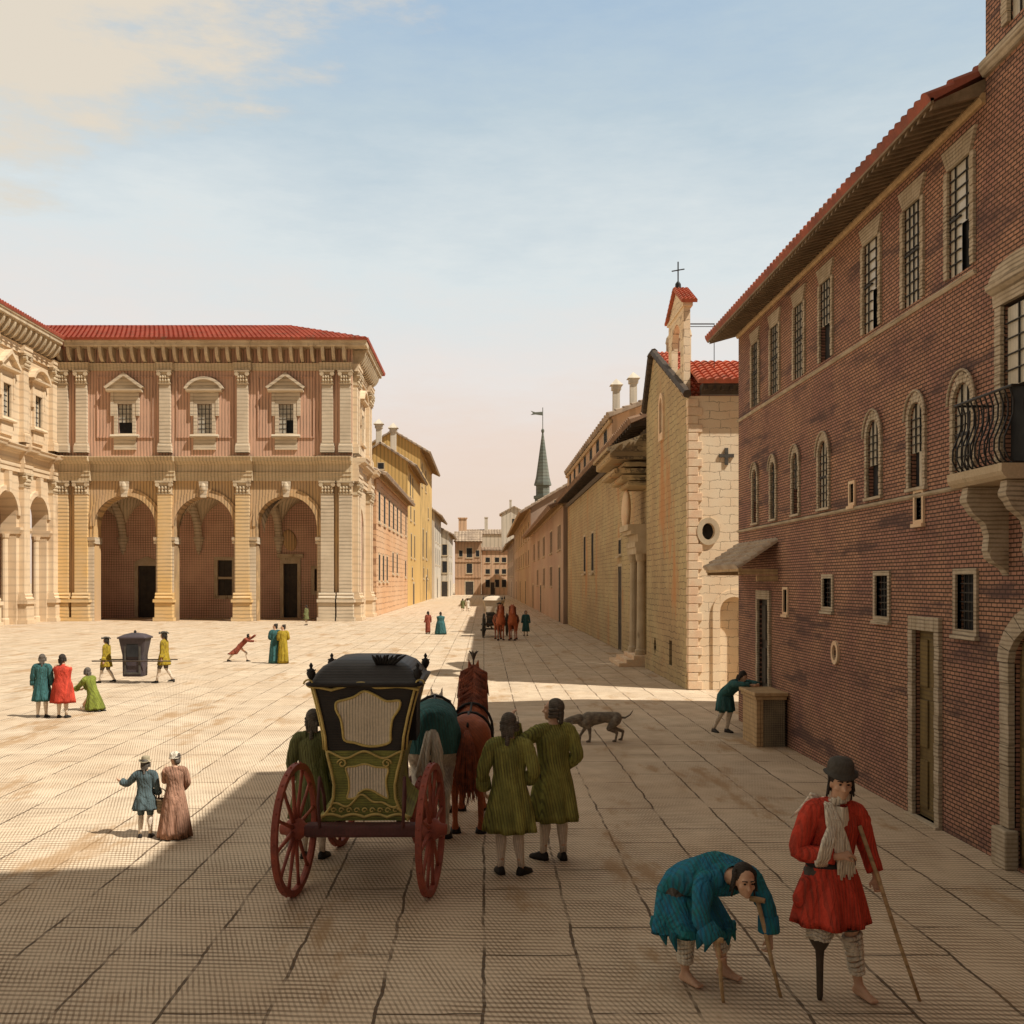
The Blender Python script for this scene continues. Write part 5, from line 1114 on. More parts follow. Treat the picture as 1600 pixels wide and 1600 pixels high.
J = dict(pelvis=(-.10,.22,.68), waist=(-.04,.13,.80), chest=(.07,-.02,.88), neck=(.19,-.17,.90), head=(.255,-.33,.90), face=(.10,-.97,-.16), shr=(-.02,-.15,.85), elr=(-.09,-.34,.62), wrr=(.025,-.42,.45), shl=(.36,-.08,.88), ell=(.47,-.20,.65), wrl=(.475,-.22,.44), hdl=(.05,-.06,-1), hdr=(.02,-.02,-1),
    hipr=(-.17,.14,.66), knr=(-.15,-.06,.39), anr=(-.14,-.02,.085), tor=(-.05,-.15,.03), hipl=(-.01,.24,.66), knl=(.16,.06,.39), anl=(.19,.10,.085), tol=(.30,.0,.03))
J = {k: V(v) for k, v in J.items()}; J['hnr'] = V((1,-.3,0)); J['hnl'] = V((-1,-.3,0)); J['curll'] = J['curlr'] = .95
s = 1.0
bt = person('stooped man in a torn blue coat, bent double over two short crutches', bl_, 0, J, s, 'blue', dict(hem=.41, flare=.27, pleat=.10, pn=7, seed=4, cuffs=True, slim=1.2, hemoff=(.04,-.17)), ('darkhair', 'shaggy'), None, None, None, 'greybreeches', .0085, eyes=True)
for t in 'rl':
    bm = new(); k, a = J['kn'+t], J['an'+t]; d = (a-k).normalized(); x, y = frame_axes(d)
    pts = []
    for i in range(7*14 if t == 'r' else 5*14): q = 2*PI*i/14; c = k.lerp(a, -.05+.11*i/14); pts.append(c + (x*math.cos(q)+y*math.sin(q))*(.066-.003*i/14) + d*.012*math.sin(q+i//14))
    tube(bm, pts, .020, 6); pobj('leg_wrap', bm, 'linen', bt)
rnd = random.Random(5)
for k in range(11):
    a = 2*PI*k/11+rnd.uniform(-.2,.2); p = V((-.06+.31*math.cos(a), .07+.26*math.sin(a), .45)); bm = new()
    tube(bm, [p, p+V((rnd.uniform(-.02,.02),rnd.uniform(-.02,.02),-.06)), p+V((rnd.uniform(-.04,.04),0,-.11-.05*rnd.random()))], [.045,.034,.006], 6); pobj('torn_hem', bm, 'blue', bt)
cg = 'short crutches of the stooped beggar'
stick('longer crutch under the left hand of the stooped man in blue, nearer the red coat', bl_+V((.37,-.26,.74)), bl_+V((.54,-.30,0)), .017, 'wood', (.10,-.06,.0), 'crutch', 'crutch', cg)
stick('shorter crutch between the bare feet of the stooped man in blue', bl_+V((.015,-.46,.50)), bl_+V((.075,-.40,0)), .016, 'wood', (.08,-.04,0), 'crutch', 'crutch', cg)

# --- footmen round the coach
fg = 'footmen in green coats by the coach'
J, s = standing(1.76, ell=(-.29,-.05,1.12), wrl=(-.28,.08,.90), elr=(.28,-.06,1.13), wrr=(.20,.13,1.0), knl=(-.10,.02,.50), anl=(-.09,-.02,.085), anr=(.13,-.03,.085), tor=(.22,.10,.03), face=(.15,1,0))
person('footman in an olive coat seen squarely from behind, arms at his sides', (.28, 11.25, 0), -.08, J, s, 'olive', dict(hem=.48, flare=.29, pleat=.085, pn=10, seed=3), breeches='greybreeches', voxel=.012, group=fg)
J, s = standing(1.85, ell=(-.36,.14,1.26), wrl=(-.40,.20,1.50), hdl=(-.05,.05,1), elr=(.26,-.09,1.13), wrr=(.16,.10,1.02), face=(-.85,.5,.05), anl=(-.10,.04,.085), tol=(-.18,.18,.03))
person('footman in an olive coat turned in profile with one hand raised', (.80, 11.8, 0), .30, J, s, 'olive', dict(hem=.45, flare=.28, pleat=.085, pn=9, seed=6), breeches='greybreeches', voxel=.012, group=fg)
J, s = standing(1.72, ell=(-.26,-.04,1.12), wrl=(-.22,.08,.92))
person('footman in a dark green coat standing close at the left side of the coach', (-1.98, 11.9, 0), -.1, J, s, 'dkgreen', dict(hem=.46, flare=.29, pleat=.08, pn=9, seed=8), breeches='greybreeches', voxel=.014, group=fg)

# --- horses
def horse(label, loc, rz, coat_m, mane_m, H=1.0, blanket=None, plume=False, group=None, voxel=.022, headturn=0., name='horse', tail_m=None, low=0.):
    t = thing(name, label, 'horse', loc, rz, group); bm = new(); c = lambda a, b, ra, rb: caps(bm, V(a)*H, V(b)*H, ra*H, rb*H)
    ellip(bm, V((0,-.52,1.17))*H, .29*H, .40*H, .31*H); ellip(bm, V((0,0,1.12))*H, .275*H, .60*H, .30*H); ellip(bm, V((0,.52,1.16))*H, .25*H, .34*H, .33*H)
    for sg in (-1, 1): ellip(bm, V((sg*.13,-.66,1.14))*H, .17*H, .24*H, .28*H)
    hx = headturn; dz, dy = -low*.55, low*.22; c((0,.62,1.28), (hx*.3,.98+dy,1.72+dz), .21, .125); c((hx*.3,.98+dy,1.70+dz), (hx*.4,1.05+dy,1.86+dz), .125, .10); c((hx*.4,1.04+dy,1.86+dz), (hx,1.36+dy,1.58+dz), .115, .065); c((hx,1.34+dy,1.60+dz), (hx*1.05,1.44+dy,1.50+dz), .07, .06)
    for sg in (-1, 1):
        c((hx*.4+sg*.055,1.0+dy,1.95+dz), (hx*.4+sg*.075,1.0+dy,2.08+dz), .032, .010)
        c((sg*.15,-.60,1.05), (sg*.17,-.42,.82), .19, .11); c((sg*.17,-.42,.82), (sg*.16,-.78,.52), .10, .055); c((sg*.16,-.78,.52), (sg*.16,-.72,.14), .048, .036); c((sg*.16,-.72,.14), (sg*.16,-.66,.05), .042, .055)
        c((sg*.15,.50,1.02), (sg*.15,.52,.74), .13, .075); fx = .10 if sg > 0 else 0; c((sg*.15,.52,.74), (sg*.15,.54+fx,.46), .07, .05); c((sg*.15,.54+fx,.46), (sg*.15,.52+fx*.6,.13), .042, .034); c((sg*.15,.52+fx*.6,.13), (sg*.15,.58+fx*.6,.05), .04, .055)
    fuse('body', bm, M[coat_m], t, voxel, 5)
    rnd = random.Random(len(label)); bm = new()
    for k in range(70):
        q = (k % 35)/34; y0 = .58+(.46+dy)*q; z0 = 1.50+(.46+dz)*q; x0 = hx*.4*q
        for sg in (-1, 1):
            a = V((x0, y0-.05-.03*rnd.random(), z0)); b = a + V((sg*(.10+.08*rnd.random()), -.02-.07*rnd.random(), -.06-.06*rnd.random())); d = b + V((sg*(.07*rnd.random()-.02), -.08*rnd.random(), -.16-.22*rnd.random()))
            tube(bm, [a*H, b*H, d*H], [.024*H, .028*H, .005*H], 6)
    pobj('mane', bm, mane_m, t)
    bm = new()
    for k in range(30):
        a = V((rnd.uniform(-.02,.02), -.88-.03*rnd.random(), 1.31)); w = rnd.uniform(-.13,.13); q = rnd.uniform(-.05,.05)
        tube(bm, [a*H, (a+V((w*.35,-.09,-.08)))*H, (a+V((w*.8,-.13-.03*rnd.random(),-.28)))*H, (a+V((w+q,-.12-.04*rnd.random(),-.52)))*H, (a+V((w*.8-q,-.09,-.72-.2*rnd.random())))*H], [.02*H,.024*H,.026*H,.022*H,.004*H], 6)
    pobj('tail', bm, tail_m or mane_m, t)
    bm = new()
    for sg in (-1, 1):
        for y in (-.655, .60+(.06 if sg > 0 else 0)): lathe(bm, V((sg*(.16 if y < 0 else .15), y, 0))*H, [(.075*H,0),(.06*H,.075*H)], 10)
    pobj('hooves', bm, 'black', t)
    bm = new()
    def strap(y, rx, rz, cz, w=.02): tube(bm, [V((rx*math.cos(a), y, cz+rz*math.sin(a)))*H for a in [2*PI*i/20 for i in range(21)]], w*H, 6)
    strap(.42, .285, .36, 1.14); strap(-.28, .30, .325, 1.14); tube(bm, [V((sg*.29, y, 1.1))*H for sg, y in ((-1,-.75),(-1,.45))], .016*H, 6); tube(bm, [V((sg*.29, y, 1.1))*H for sg, y in ((1,-.75),(1,.45))], .016*H, 6)
    tube(bm, [V((0,y,z_))*H for y, z_ in ((.4,1.50),(0,1.43),(-.5,1.49),(-.85,1.36))], .016*H, 6); pobj('harness', bm, 'black', t)
    if blanket:
        bm = new(); rr = []
        for y in [-.97+.1*i for i in range(11)]:
            q = min(1, max(.12, (y+.99)/.25))**.5; row = []
            for k in range(25):
                a = PI*(-.12+1.24*k/24); row.append(bm.verts.new(V((.325*q*math.cos(a)*(1+.02*math.sin(9*a)), y, 1.15+.36*(.8+.2*q)*max(-.75, math.sin(a)) + (0 if math.sin(a) > 0 else .1*math.sin(a))))*H))
            rr.append(row)
        for a, b in zip(rr, rr[1:]):
            for k in range(24): bm.faces.new([a[k], a[k+1], b[k+1], b[k]])
        bm.faces.new(rr[0]); pobj('blanket', bm, blanket, t)
    if plume:
        bm = new(); tube(bm, [V((hx*.4,1.02,1.93))*H, V((hx*.4,1.02,2.05))*H], .012*H, 6)
        for k in range(7): a = 2*PI*k/7; tube(bm, [V((hx*.4,1.02,2.04))*H, V((hx*.4+.03*math.cos(a),1.02+.03*math.sin(a),2.13))*H, V((hx*.4+.07*math.cos(a),1.02+.07*math.sin(a),2.17))*H], [.012*H,.014*H,.004*H], 5)
        pobj('plume', bm, 'greyhair', t)
    return t
hg = 'horses drawing the near coach'
horse('white horse under a teal rump cloth, half hidden by the coach', (-.66, 13.55, 0), .02, 'whitehorse', 'whitehorse', 1.10, 'teal', False, hg, low=1.0)
horse('bay horse with shaggy red mane and a feather plume between its ears', (-.18, 13.75, 0), -.03, 'horse', 'mane', 1.02, None, True, hg)

# --- coaches
def wheel(root, c, r, yaw, nsp, mat):
    T = Matrix.Translation(V(c)) @ Matrix.Rotation(yaw, 4, 'Z'); F = lambda b: (bmesh.ops.transform(b, matrix=T, verts=b.verts), b)[1]
    bm = new(); n = 48; pr = [(r,-.03),(r,.03),(r-.012,.034),(r-.066,.028),(r-.07,.0),(r-.066,-.028),(r-.012,-.034)]; rings = [[bm.verts.new((x, q*math.cos(2*PI*k/n), q*math.sin(2*PI*k/n))) for k in range(n)] for q, x in pr]
    for i in range(len(pr)):
        a, b = rings[i], rings[(i+1) % len(pr)]
        for k in range(n): bm.faces.new([a[k], a[(k+1) % n], b[(k+1) % n], b[k]])
    for k in range(28): a = 2*PI*k/28; ellip(bm, (0, (r+.002)*math.cos(a), (r+.002)*math.sin(a)), .012,.012,.012, u=6, v=4)
    w = pobj('wheel', F(bm), mat, root, smooth=False)
    bm = new(); lathe(bm, (0,0,0), [(.045,-.16),(.06,-.15),(.065,-.10),(.105,-.06),(.12,0),(.105,.06),(.065,.10),(.055,.16),(.03,.165)], 18, (1,0,0)); pobj('hub', F(bm), mat, w)
    for k in range(nsp):
        a = 2*PI*(k+.3)/nsp; d = V((0, math.cos(a), math.sin(a))); bm = new(); tube(bm, [d*.09, d*.22, d*(r-.2), d*(r-.055)], [.026,.023,.017,.022], 8); pobj('spoke', F(bm), mat, w)
    return w
def rrect(hw, y0, y1, z_, r=.07, m=4):
    out_ = []
    for cx_, cy_, a0 in ((hw-r, y1-r, 0), (-hw+r, y1-r, PI/2), (-hw+r, y0+r, PI), (hw-r, y0+r, 1.5*PI)):
        for k in range(m+1): a = a0+PI/2*k/m; out_.append(V((cx_+r*math.cos(a), cy_+r*math.sin(a), z_)))
    return out_
def ringloft(bm, rings, caps_=(True, True)):
    rr = [[bm.verts.new(p) for p in g_] for g_ in rings]; n = len(rr[0])
    for a, b in zip(rr, rr[1:]):
        for k in range(n): bm.faces.new([a[k], a[(k+1) % n], b[(k+1) % n], b[k]])
    if caps_[0]: bm.faces.new(rr[0][::-1])
    if caps_[1]: bm.faces.new(rr[-1])
def smooth_loop(pts, m=4):
    out_ = []; n = len(pts); P_ = [V((p[0], p[1], 0)) for p in pts]
    for i in range(n):
        a, b, c, d = P_[i-1], P_[i], P_[(i+1) % n], P_[(i+2) % n]
        for k in range(m):
            t = k/m; q = .5*((2*b)+(c-a)*t+(2*a-5*b+4*c-d)*t*t+(3*b-a-3*c+d)*t**3); out_.append((q.x, q.y))
    return out_
def coach(label, loc, rz, mt, group=None, wyaw=0.):
    t = thing('coach', label, 'coach', loc, rz, group); yb, yf = .10, 1.50
    HW = [(.735,.475),(.76,.485),(.80,.44),(.87,.385),(.97,.35),(1.1,.342),(1.25,.37),(1.38,.405),(1.46,.42)]
    HU = [(1.46,.425),(1.6,.435),(1.8,.475),(2.0,.525),(2.13,.56)]
    bm = new(); ringloft(bm, [rrect(h, yb+.0, yf+.04*math.sin(i), z_) for i, (z_, h) in enumerate(HW)]); lb = pobj('lower_body', bm, mt['low'], t, smooth=False)
    bm = new(); ringloft(bm, [rrect(h, yb-.004, yf+.03, z_) for z_, h in HU]); ub = pobj('upper_body', bm, mt['up'], t, smooth=False)
    bm = new(); ringloft(bm, [rrect(.585*k, .80-.76*k, .80+.78*k, z_, .1*k) for k, z_ in ((.97,2.115),(1.04,2.13),(1.05,2.155),(.98,2.17),(.90,2.24),(.78,2.32),(.60,2.375),(.35,2.40),(.1,2.405))]); rf_ = pobj('roof', bm, mt['up'], t, smooth=True)
    FR = Fr((0, yb-.005, 0), (1,0,0), (0,-1,0)); q = lambda px, py: ((px-567)*.0066, 3.2-(py-910)*.0066)
    win = smooth_loop([q(*p) for p in ((523,1098),(535,1094),(551,1089),(567,1080),(585,1087),(602,1096),(622,1095),(621,1108),(611,1124),(608,1145),(607,1160),(588,1166),(570,1166),(552,1161),(536,1157),(533,1140),(530,1124),(523,1110))], 3)
    lowp = smooth_loop([q(*p) for p in ((538,1200),(552,1198),(568,1194),(585,1199),(604,1201),(601,1218),(602,1234),(604,1248),(592,1243),(580,1236),(568,1234),(558,1240),(553,1247),(540,1248),(543,1234),(542,1216))], 3)
    bm = new(); plate(bm, FR, win, -.01, .012); w = pobj('window', bm, mt['blind'], ub, smooth=False)
    bm = new(); pts = [FR.p(u, .014, z_) for u, z_ in win]; tube(bm, pts+[pts[0], pts[1]], .014, 6, cap=False); pobj('window_frame', bm, mt['gold'], w)
    bm = new(); plate(bm, FR, lowp, -.01, .012); w = pobj('panel', bm, mt['blind'], lb, smooth=False)
    bm = new(); pts = [FR.p(u, .014, z_) for u, z_ in lowp]; tube(bm, pts+[pts[0], pts[1]], .011, 6, cap=False); pobj('panel_frame', bm, mt['gold'], w)
    n = 40
    def gilt(pts, r_, par, k=6): bm = new(); tube(bm, pts, r_, k); pobj('gilt_moulding', bm, mt['gold'], par)
    for sg in (-1, 1):
        gilt([FR.p(sg*(h-.03), .012, z_) for z_, h in HU], .016, ub); gilt([FR.p(sg*(h-.03), .012, z_) for z_, h in HW], .016, lb)
        gilt([FR.p(sg*(.57+.055*math.cos(a)*(1-a/9)), .03, 2.15+.055*math.sin(a)*(1-a/9)) for a in [i*.45 for i in range(15)]], .011, ub)
        gilt([FR.p(sg*(.23+.05*math.cos(a)*(1-a/11)), .02, 1.33+.05*math.sin(a)*(1-a/11)) for a in [i*.5 for i in range(17)]], .010, lb)
        for yy in (yb+.05, yf-.05): gilt([V((sg*(h+.004), yy, z_)) for z_, h in HU], .013, ub)
    gilt([FR.p(-.57+1.14*k/n, .03, 2.09+.035*abs(math.cos(PI*2.5*k/n))+.045*math.exp(-((k/n-.5)/.13)**2)) for k in range(n+1)], .017, ub)
    gilt([FR.p(-.40+.8*k/n, .015, 1.42+.035*math.cos(PI*4*k/n)) for k in range(n+1)], .013, ub)
    gilt([FR.p(-.47+.94*k/n, .014, .775+.03*abs(math.sin(PI*4*k/n))) for k in range(n+1)], .016, lb)
    gilt([FR.p(-.36+.72*k/n, .014, .90+.022*math.sin(PI*6*k/n)+.10*math.exp(-((k/n-.5)/.15)**2)) for k in range(n+1)], .012, lb)
    for k in range(9):
        u = -.32+.08*k; gilt([FR.p(u+.03*math.cos(a)*(1-a/9), .014, .845+.03*math.sin(a)*(1-a/9)) for a in [i*.55 for i in range(12)]], .008, lb, 5)
    for sg in (-1, 1):                                   # door with its window on either side
        FD = Fr((sg*.49, 0, 0), (0,1,0), (sg,0,0)); bm = new(); plate(bm, FD, rect(.52,1.16,1.5,2.05), -.12, .02); d_ = pobj('side_window', bm, mt['dark'], ub, smooth=False)
    for x_, y_ in ((-.55,.08),(.55,.08),(-.55,1.52),(.55,1.52)):
        bm = new(); lathe(bm, (x_, y_, 2.16), [(.02,0),(.014,.03),(.035,.06),(.05,.10),(.035,.14),(.012,.155),(.022,.18),(.006,.21)], 10)
        for k in range(5): a = 2*PI*k/5; tube(bm, [V((x_,y_,2.26)), V((x_+.05*math.cos(a), y_+.05*math.sin(a), 2.30))], [.012,.006], 5)
        pobj('finial', bm, mt['iron'], rf_)
    bm = new()
    for k in range(9): tube(bm, [V((.12+.02*k,.25,2.34)), V((.08+.035*k,.25,2.41+.02*math.sin(k*2))), V((.06+.045*k,.25,2.44))], [.02,.018,.004], 5)
    pobj('roof_crest', bm, mt['iron'], rf_)
    bm = new(); bevelled(bm, WF, -.60, .60, -.09, .09, .60, .73, .03); lathe(bm, (-.66,0,.67), [(.05,0),(.05,1.32)], 12, (1,0,0)); ax_ = pobj('axle_beam', bm, mt['axle'], t, smooth=False)
    bm = new()
    for sg in (-1, 1):
        tube(bm, [V((sg*.33,-.05,.66)), V((sg*.33,.5,.60)), V((sg*.30,1.4,.62)), V((sg*.2,1.95,.62))], .045, 8); tube(bm, [V((sg*.42,-.16,.72)), V((sg*.43,-.22,1.0)), V((sg*.43,-.12,1.22)), V((sg*.42,.1,1.0)), V((sg*.41,.12,.82))], .018, 6)
    lathe(bm, (-.50,1.95,.50), [(.045,0),(.045,1.0)], 12, (1,0,0)); bevelled(bm, WF, -.35, .35, 1.55, 1.75, 1.15, 1.25, .02); bevelled(bm, WF, -.36, .36, 1.62, 1.95, .75, .83, .02)
    for sg in (-1, 1): tube(bm, [V((sg*.3,1.72,1.15)), V((sg*.3,1.9,.8)), V((sg*.28,1.95,.6))], .03, 6)
    pobj('undercarriage', bm, mt['axle'], t)
    bm = new(); tube(bm, [V((.0,1.95,.55)), V((.35 if wyaw else 0,2.6,.72)), V((.86 if wyaw else 0,4.6,.95))], [.045,.04,.03], 8); pobj('pole', bm, mt['axle'], t)
    for sg in (-1, 1): wheel(t, (sg*.695, 0, .672), .67, wyaw, 12, mt['wheel'])
    for sg in (-1, 1): wheel(t, (sg*.50, 1.95, .432), .43, -.25 if wyaw else 0, 10, mt['wheel'])
    return t
coach('gilded black and olive coach with red spoked wheels, seen from behind', (-1.235, 10.5, 0), 0, dict(low='coach_green', up='coach_black', blind='blind', gold='gold', dark='dark', iron='iron', axle='axle', wheel='wheel_red'), wyaw=R(-8))
coach('pale-topped coach coming down the far street behind two chestnut horses', (.70, 61.5, 0), PI-.12, dict(low='greyfelt', up='pale_coach', blind='blind', gold='gold', dark='dark', iron='iron', axle='darkwood', wheel='greyfelt'))
hg = 'chestnut horses of the far coach'
horse('chestnut horse on the left of the pair pulling the far coach', (.88, 57.2, 0), PI+.1, 'chestnut', 'mane', 1.0, None, False, hg, .03, .1)
horse('chestnut horse on the right of the pair pulling the far coach', (1.62, 57.0, 0), PI-.1, 'chestnut', 'mane', 1.0, None, False, hg, .03, -.1)

# --- dog
t = thing('dog', 'grey hound walking with its nose low on the shaded paving', 'dog', (2.32, 20.6, 0), PI/2+.12)
bm = new(); c = lambda a, b, ra, rb: caps(bm, V(a)*1.08, V(b)*1.08, ra*1.22, rb*1.22)
ellip(bm, (0,.26,.415), .115,.20,.145); c((0,.2,.42), (0,-.12,.45), .125, .09); c((0,-.12,.45), (0,-.32,.43), .092, .105); c((0,.38,.43), (0,.55,.40), .085, .065); c((0,.53,.40), (0,.62,.37), .072, .062); c((0,.62,.36), (0,.76,.28), .05, .03)
for sg in (-1, 1):
    c((sg*.045,.54,.43), (sg*.085,.52,.35), .022, .016); y = .09 if sg > 0 else -.06
    c((sg*.075,.27,.36), (sg*.08,.22+y*.3,.25), .065, .038); c((sg*.08,.22+y*.3,.25), (sg*.08,.25+y,.11), .034, .022); c((sg*.08,.25+y,.11), (sg*.08,.26+y,.022), .02, .02); c((sg*.08,.26+y,.02), (sg*.08,.31+y,.016), .022, .018)
    y = -.10 if sg > 0 else .06
    c((sg*.07,-.30,.40), (sg*.085,-.20+y*.5,.25), .09, .05); c((sg*.085,-.20+y*.5,.25), (sg*.085,-.38+y,.17), .046, .025); c((sg*.085,-.38+y,.17), (sg*.085,-.35+y,.025), .023, .019); c((sg*.085,-.35+y,.02), (sg*.085,-.30+y,.016), .023, .018)
fuse('body', bm, M['dog'], t, .011, 4)
bm = new(); tube(bm, [V((0,-.42,.48)), V((0,-.54,.47)), V((0,-.64,.53)), V((0,-.70,.62))], [.025,.02,.016,.006], 8); pobj('tail', bm, 'dog', t)

# --- man at the stall
J, s = standing(1.6, pelvis=(0,-.06,.90), waist=(0,.08,1.02), chest=(0,.26,1.14), neck=(0,.40,1.24), head=(0,.51,1.34), face=(0,.8,-.6), shl=(-.18,.34,1.19), shr=(.18,.34,1.19), ell=(-.24,.62,1.20), wrl=(-.12,.86,1.20), elr=(.24,.62,1.20), wrr=(.10,.88,1.20), hipl=(-.09,-.06,.88), hipr=(.09,-.06,.88), knl=(-.1,.0,.48), knr=(.1,-.06,.48), anl=(-.1,-.12,.085), tol=(-.12,.03,.03), anr=(.12,-.32,.085), tor=(.14,-.17,.03))
person('man in teal leaning his elbows on the stall counter', (5.16, 21.72, 0), PI+.52, J, s, 'teal', dict(hem=.52, flare=.24, pleat=.06, cuffs=False, seed=9), ('darkhair', 'wig'), voxel=.016, breeches='teal')

# --- couple at the edge of the shade
J, s = standing(.99, ell=(-.40,.05,1.17), wrl=(-.56,.14,1.24), hdl=(-1,.35,.25), elr=(.25,-.02,1.13), wrr=(.27,.08,.93), face=(.1,1,0))
person('man in a slate-blue coat and pale brimmed hat stretching out an arm', (-4.25, 12.86, 0), .12, J, s, 'slate', dict(hem=.62, flare=.28, pleat=.08, pn=8, seed=11), ('greyhair', 'wig'), ('straw', 'tall'), breeches='slate', voxel=.009)
J, s = standing(1.05, ell=(-.20,.14,1.16), wrl=(-.16,.30,1.34), hdl=(-.3,.3,1), elr=(.26,0,1.13), wrr=(.18,.14,.98), face=(-.8,.6,-.05))
person('woman in a long pink gown and ruffled cap beside the man in slate blue', (-3.87, 12.83, 0), .35, J, s, 'pink', dict(hem=.03, flare=.34, pleat=.06, pn=11, seed=12, cuffs=False), ('greyhair', 'bun'), ('linen', 'mob'), 'stocking', 'black', None, .009, coatname='gown')
t = thing('basket', 'wicker basket hanging from the arm of the man in slate blue', 'basket', (-4.05, 12.88, .30))
bm = new(); lathe(bm, (0,0,0), [(.05,0),(.062,.02),(.07,.16),(.076,.165),(.076,.18),(.064,.18),(.058,.02)], 16); pobj('body', bm, 'basket', t); bm = new(); tube(bm, [V((.07*math.cos(a), 0, .175+.13*math.sin(a))) for a in [PI*i/12 for i in range(13)]], .007, 6); pobj('handle', bm, 'basket', t)

# --- group round the sedan chair
J, s = standing(1.5, face=(-.2,1,0)); person('person in a dark teal coat standing to the left of the red cloak', (-10.46, 24.25, 0), .1, J, s, 'teal', dict(hem=.46, flare=.27, pleat=.07, seed=13), voxel=.018, breeches='greybreeches')
J, s = standing(1.5, ell=(-.16,.08,1.12), wrl=(-.05,.15,1.05), elr=(.16,.08,1.12), wrr=(.05,.15,1.05), face=(.3,1,0)); person('person wrapped in a bright red knee-length cloak', (-9.95, 24.2, 0), -.1, J, s, 'red', dict(hem=.42, flare=.33, pleat=.07, pn=7, seed=14, sleeves=False, cloak=True), ('darkhair', 'wig'), voxel=.018, coatname='cloak')
J, s = standing(1.5, pelvis=(0,0,.46), waist=(0,.05,.60), chest=(0,.13,.80), neck=(0,.19,.98), head=(0,.25,1.13), shl=(-.18,.15,.92), shr=(.18,.15,.92), ell=(-.24,.32,.72), wrl=(-.16,.50,.62), elr=(.24,.32,.72), wrr=(.16,.50,.62), hipl=(-.09,0,.45), hipr=(.09,0,.45), knl=(-.12,.32,.08), knr=(.12,.32,.08), anl=(-.11,-.16,.085), tol=(-.11,-.32,.03), anr=(.11,-.16,.085), tor=(.11,-.32,.03))
person('person in green kneeling on the paving near the sedan chair', (-9.72, 25.5, 0), PI/2-.35, J, s, 'green', dict(hem=.05, flare=.30, pleat=.07, seed=15, hemoff=(0,-.06)), ('greyhair', 'wig'), voxel=.018)
yb_ = 'sedan chair bearers in yellow'
for lab, x_, h_ in (('chair bearer in yellow in front of the sedan chair, to its left', -12.02, 1.45), ('taller chair bearer in yellow behind the sedan chair, to its right', -10.18, 1.62)):
    J, s = standing(h_, face=(0,1,0), ell=(-.24,-.02,1.13), wrl=(-.30,.0,.86), elr=(.24,-.02,1.13), wrr=(.30,0,.86), knl=(-.1,.14,.50), anl=(-.1,.22,.085), tol=(-.1,.38,.03), anr=(.1,-.28,.12), tor=(.1,-.12,.03), knr=(.1,-.04,.5))
    person(lab, (x_, 32.6, 0), PI/2, J, s, 'yellow', dict(hem=.62, flare=.25, pleat=.07, seed=16), ('darkhair', 'wig'), ('greyfelt', 'tri'), voxel=.02, group=yb_, breeches='greybreeches')
t = thing('sedan_chair', 'dark curtained sedan chair carried on poles between two men in yellow', 'sedan chair', (-11.10, 32.6, 0))
bm = new(); ringloft(bm, [rrect(h, -h*.8, h*.8, z_, .05) for z_, h in ((.22,.30),(.24,.32),(.9,.33),(1.3,.40),(1.42,.42))]); bd = pobj('cabin', bm, 'sedan', t, smooth=False)
bm = new(); ringloft(bm, [rrect(h, -h*.82, h*.82, z_, .06) for z_, h in ((1.42,.46),(1.46,.47),(1.50,.40),(1.56,.28),(1.60,.1))]); r_ = pobj('roof', bm, 'sedan', t, smooth=True); bm = new(); lathe(bm, (0,0,1.59), [(.03,0),(.05,.04),(.02,.09)], 8); pobj('finial', bm, 'iron', r_)
bm = new(); FR = Fr((0,-.285,0), (1,0,0), (0,-1,0)); plate(bm, FR, rect(-.17,.19,.85,1.33), -.02, .03); pobj('window', bm, 'dark', bd, smooth=False); bm = new(); ring_plate(bm, FR, rect(-.25,.27,.3,1.38), rect(-.19,.21,.36,1.32), -.03, .02); pobj('door_frame', bm, 'greyfelt', bd, smooth=False)
for y_ in (-.33, .33): bm = new(); tube(bm, [V((-1.25,y_,.72)), V((1.25,y_,.72))], .02, 8); pobj('carrying_pole', bm, 'darkwood', t)

# --- farther figures on the square
J = {k: V(v) for k, v in dict(pelvis=(-.08,0,.60), waist=(0,0,.68), chest=(.14,0,.82), neck=(.24,0,.95), head=(.31,0,1.04), face=(1,0,.2), hup=(-.2,0,1), shl=(.18,.13,.9), ell=(.38,.14,.95), wrl=(.55,.12,1.08), shr=(.18,-.13,.9), elr=(.38,-.14,.84), wrr=(.56,-.12,.84), hipl=(-.08,.07,.58), knl=(.20,.07,.34), anl=(.22,.07,.07), tol=(.34,.07,.03), hipr=(-.08,-.07,.58), knr=(-.28,-.07,.34), anr=(-.52,-.07,.09), tor=(-.40,-.07,.03)).items()}; J['hdl'] = J['hdr'] = None
person('person in a rust-coloured cloak lunging forward with both arms raised', (-9.78, 41.3, 0), 0, J, .72, 'rust', dict(hem=.42, flare=.30, pleat=.07, seed=17, hemoff=(-.40,0), cuffs=False), ('darkhair', 'wig'), voxel=.02)
wg = 'robed pair the lunging figure runs towards'
J, s = standing(1.56, face=(-1,.1,0), wrl=(-.12,.2,1.1), wrr=(.12,.2,1.1)); person('robed person in teal, nearer the lunging figure', (-8.24, 40.4, 0), .3, J, s, 'teal', dict(hem=.02, flare=.26, pleat=.07, seed=18), ('darkhair', 'bun'), voxel=.024, group=wg, coatname='robe')
J, s = standing(1.53, face=(-1,.1,0), wrl=(-.12,.2,1.1), wrr=(.12,.2,1.1)); person('robed person in yellow behind the one in teal', (-7.90, 40.3, 0), .5, J, s, 'yellow', dict(hem=.02, flare=.24, pleat=.07, seed=19), ('darkhair', 'bun'), voxel=.024, group=wg, coatname='robe')
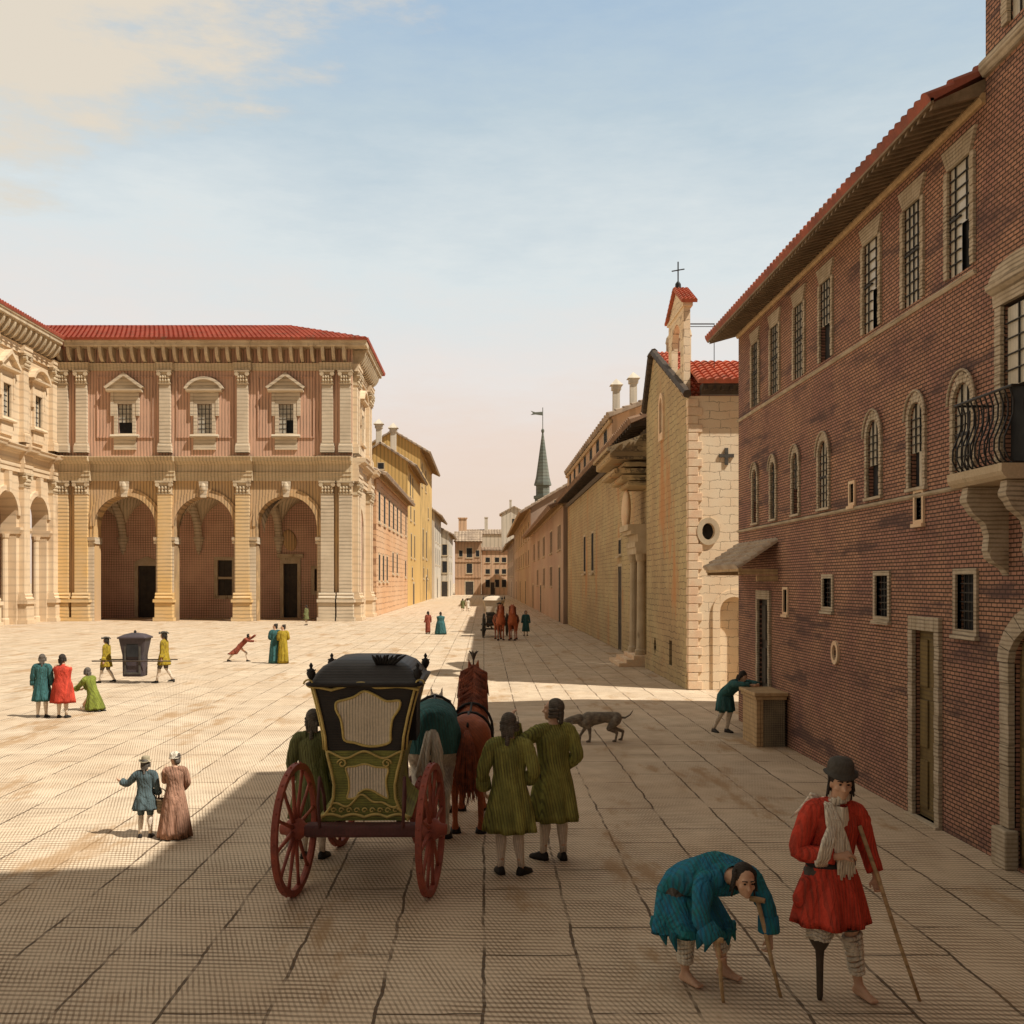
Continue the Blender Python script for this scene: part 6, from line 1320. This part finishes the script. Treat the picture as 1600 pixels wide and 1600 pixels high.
J, s = standing(1.5); person('person in a dark green coat standing alone before the right-hand arch', (-13.25, 76.4, 0), 1.2, J, s, 'dkgreen', dict(hem=.5, flare=.27, pleat=.06, seed=20), ('darkhair', 'wig'), voxel=.03, breeches='greybreeches')
J, s = standing(1.40); person('slim person in rust and cream walking down the street', (-3.48, 63.8, 0), .6, J, s, 'rust', dict(hem=.1, flare=.20, pleat=.06, seed=21), ('darkhair', 'wig'), voxel=.03)
J, s = standing(1.38); person('broad person in a wide teal cloak walking down the street', (-2.66, 63.0, 0), .2, J, s, 'teal', dict(hem=.02, flare=.36, pleat=.05, seed=22, sleeves=False, cloak=True, slim=1.25), ('darkhair', 'wig'), voxel=.03, coatname='cloak')
J, s = standing(1.40); person('tiny dark person farthest off, mid-street, on the left of two', (-2.35, 114, 0), 0, J, s, 'dkgreen', dict(hem=.4, flare=.25, pleat=.05, seed=23), ('darkhair', 'wig'), voxel=.035, breeches='greybreeches', group='two distant walkers in mid-street')
J, s = standing(1.40); person('tiny pale person farthest off, mid-street, on the right of two', (-1.8, 114, 0), 0, J, s, 'linen', dict(hem=.4, flare=.25, pleat=.05, seed=24), ('darkhair', 'wig'), voxel=.035, breeches='greybreeches', group='two distant walkers in mid-street')
J, s = standing(1.5); person('attendant in a teal coat walking beside the far coach', (2.52, 61.5, 0), PI, J, s, 'teal', dict(hem=.3, flare=.27, pleat=.06, seed=25), ('darkhair', 'wig'), voxel=.03, breeches='linen')
J, s = standing(1.5, pelvis=(0,0,.55), waist=(0,0,.69), chest=(0,.02,.88), neck=(0,0,1.06), head=(0,.02,1.23), shl=(-.185,0,1.0), shr=(.185,0,1.0), ell=(-.25,.1,.75), wrl=(-.15,.3,.7), elr=(.25,.1,.75), wrr=(.15,.3,.7), hipl=(-.09,0,.52), hipr=(.09,0,.52), knl=(-.12,.40,.50), knr=(.12,.40,.50), anl=(-.12,.42,.085), anr=(.12,.42,.085), tol=(-.12,.57,.03), tor=(.12,.57,.03))
person('coachman in cream seated on the box of the far coach', (.90, 59.84, .84), PI-.12, J, s, 'linen', dict(hem=.36, flare=.26, pleat=.05, seed=26), ('darkhair', 'wig'), ('greyfelt', 'tri'), voxel=.03, breeches='greybreeches')
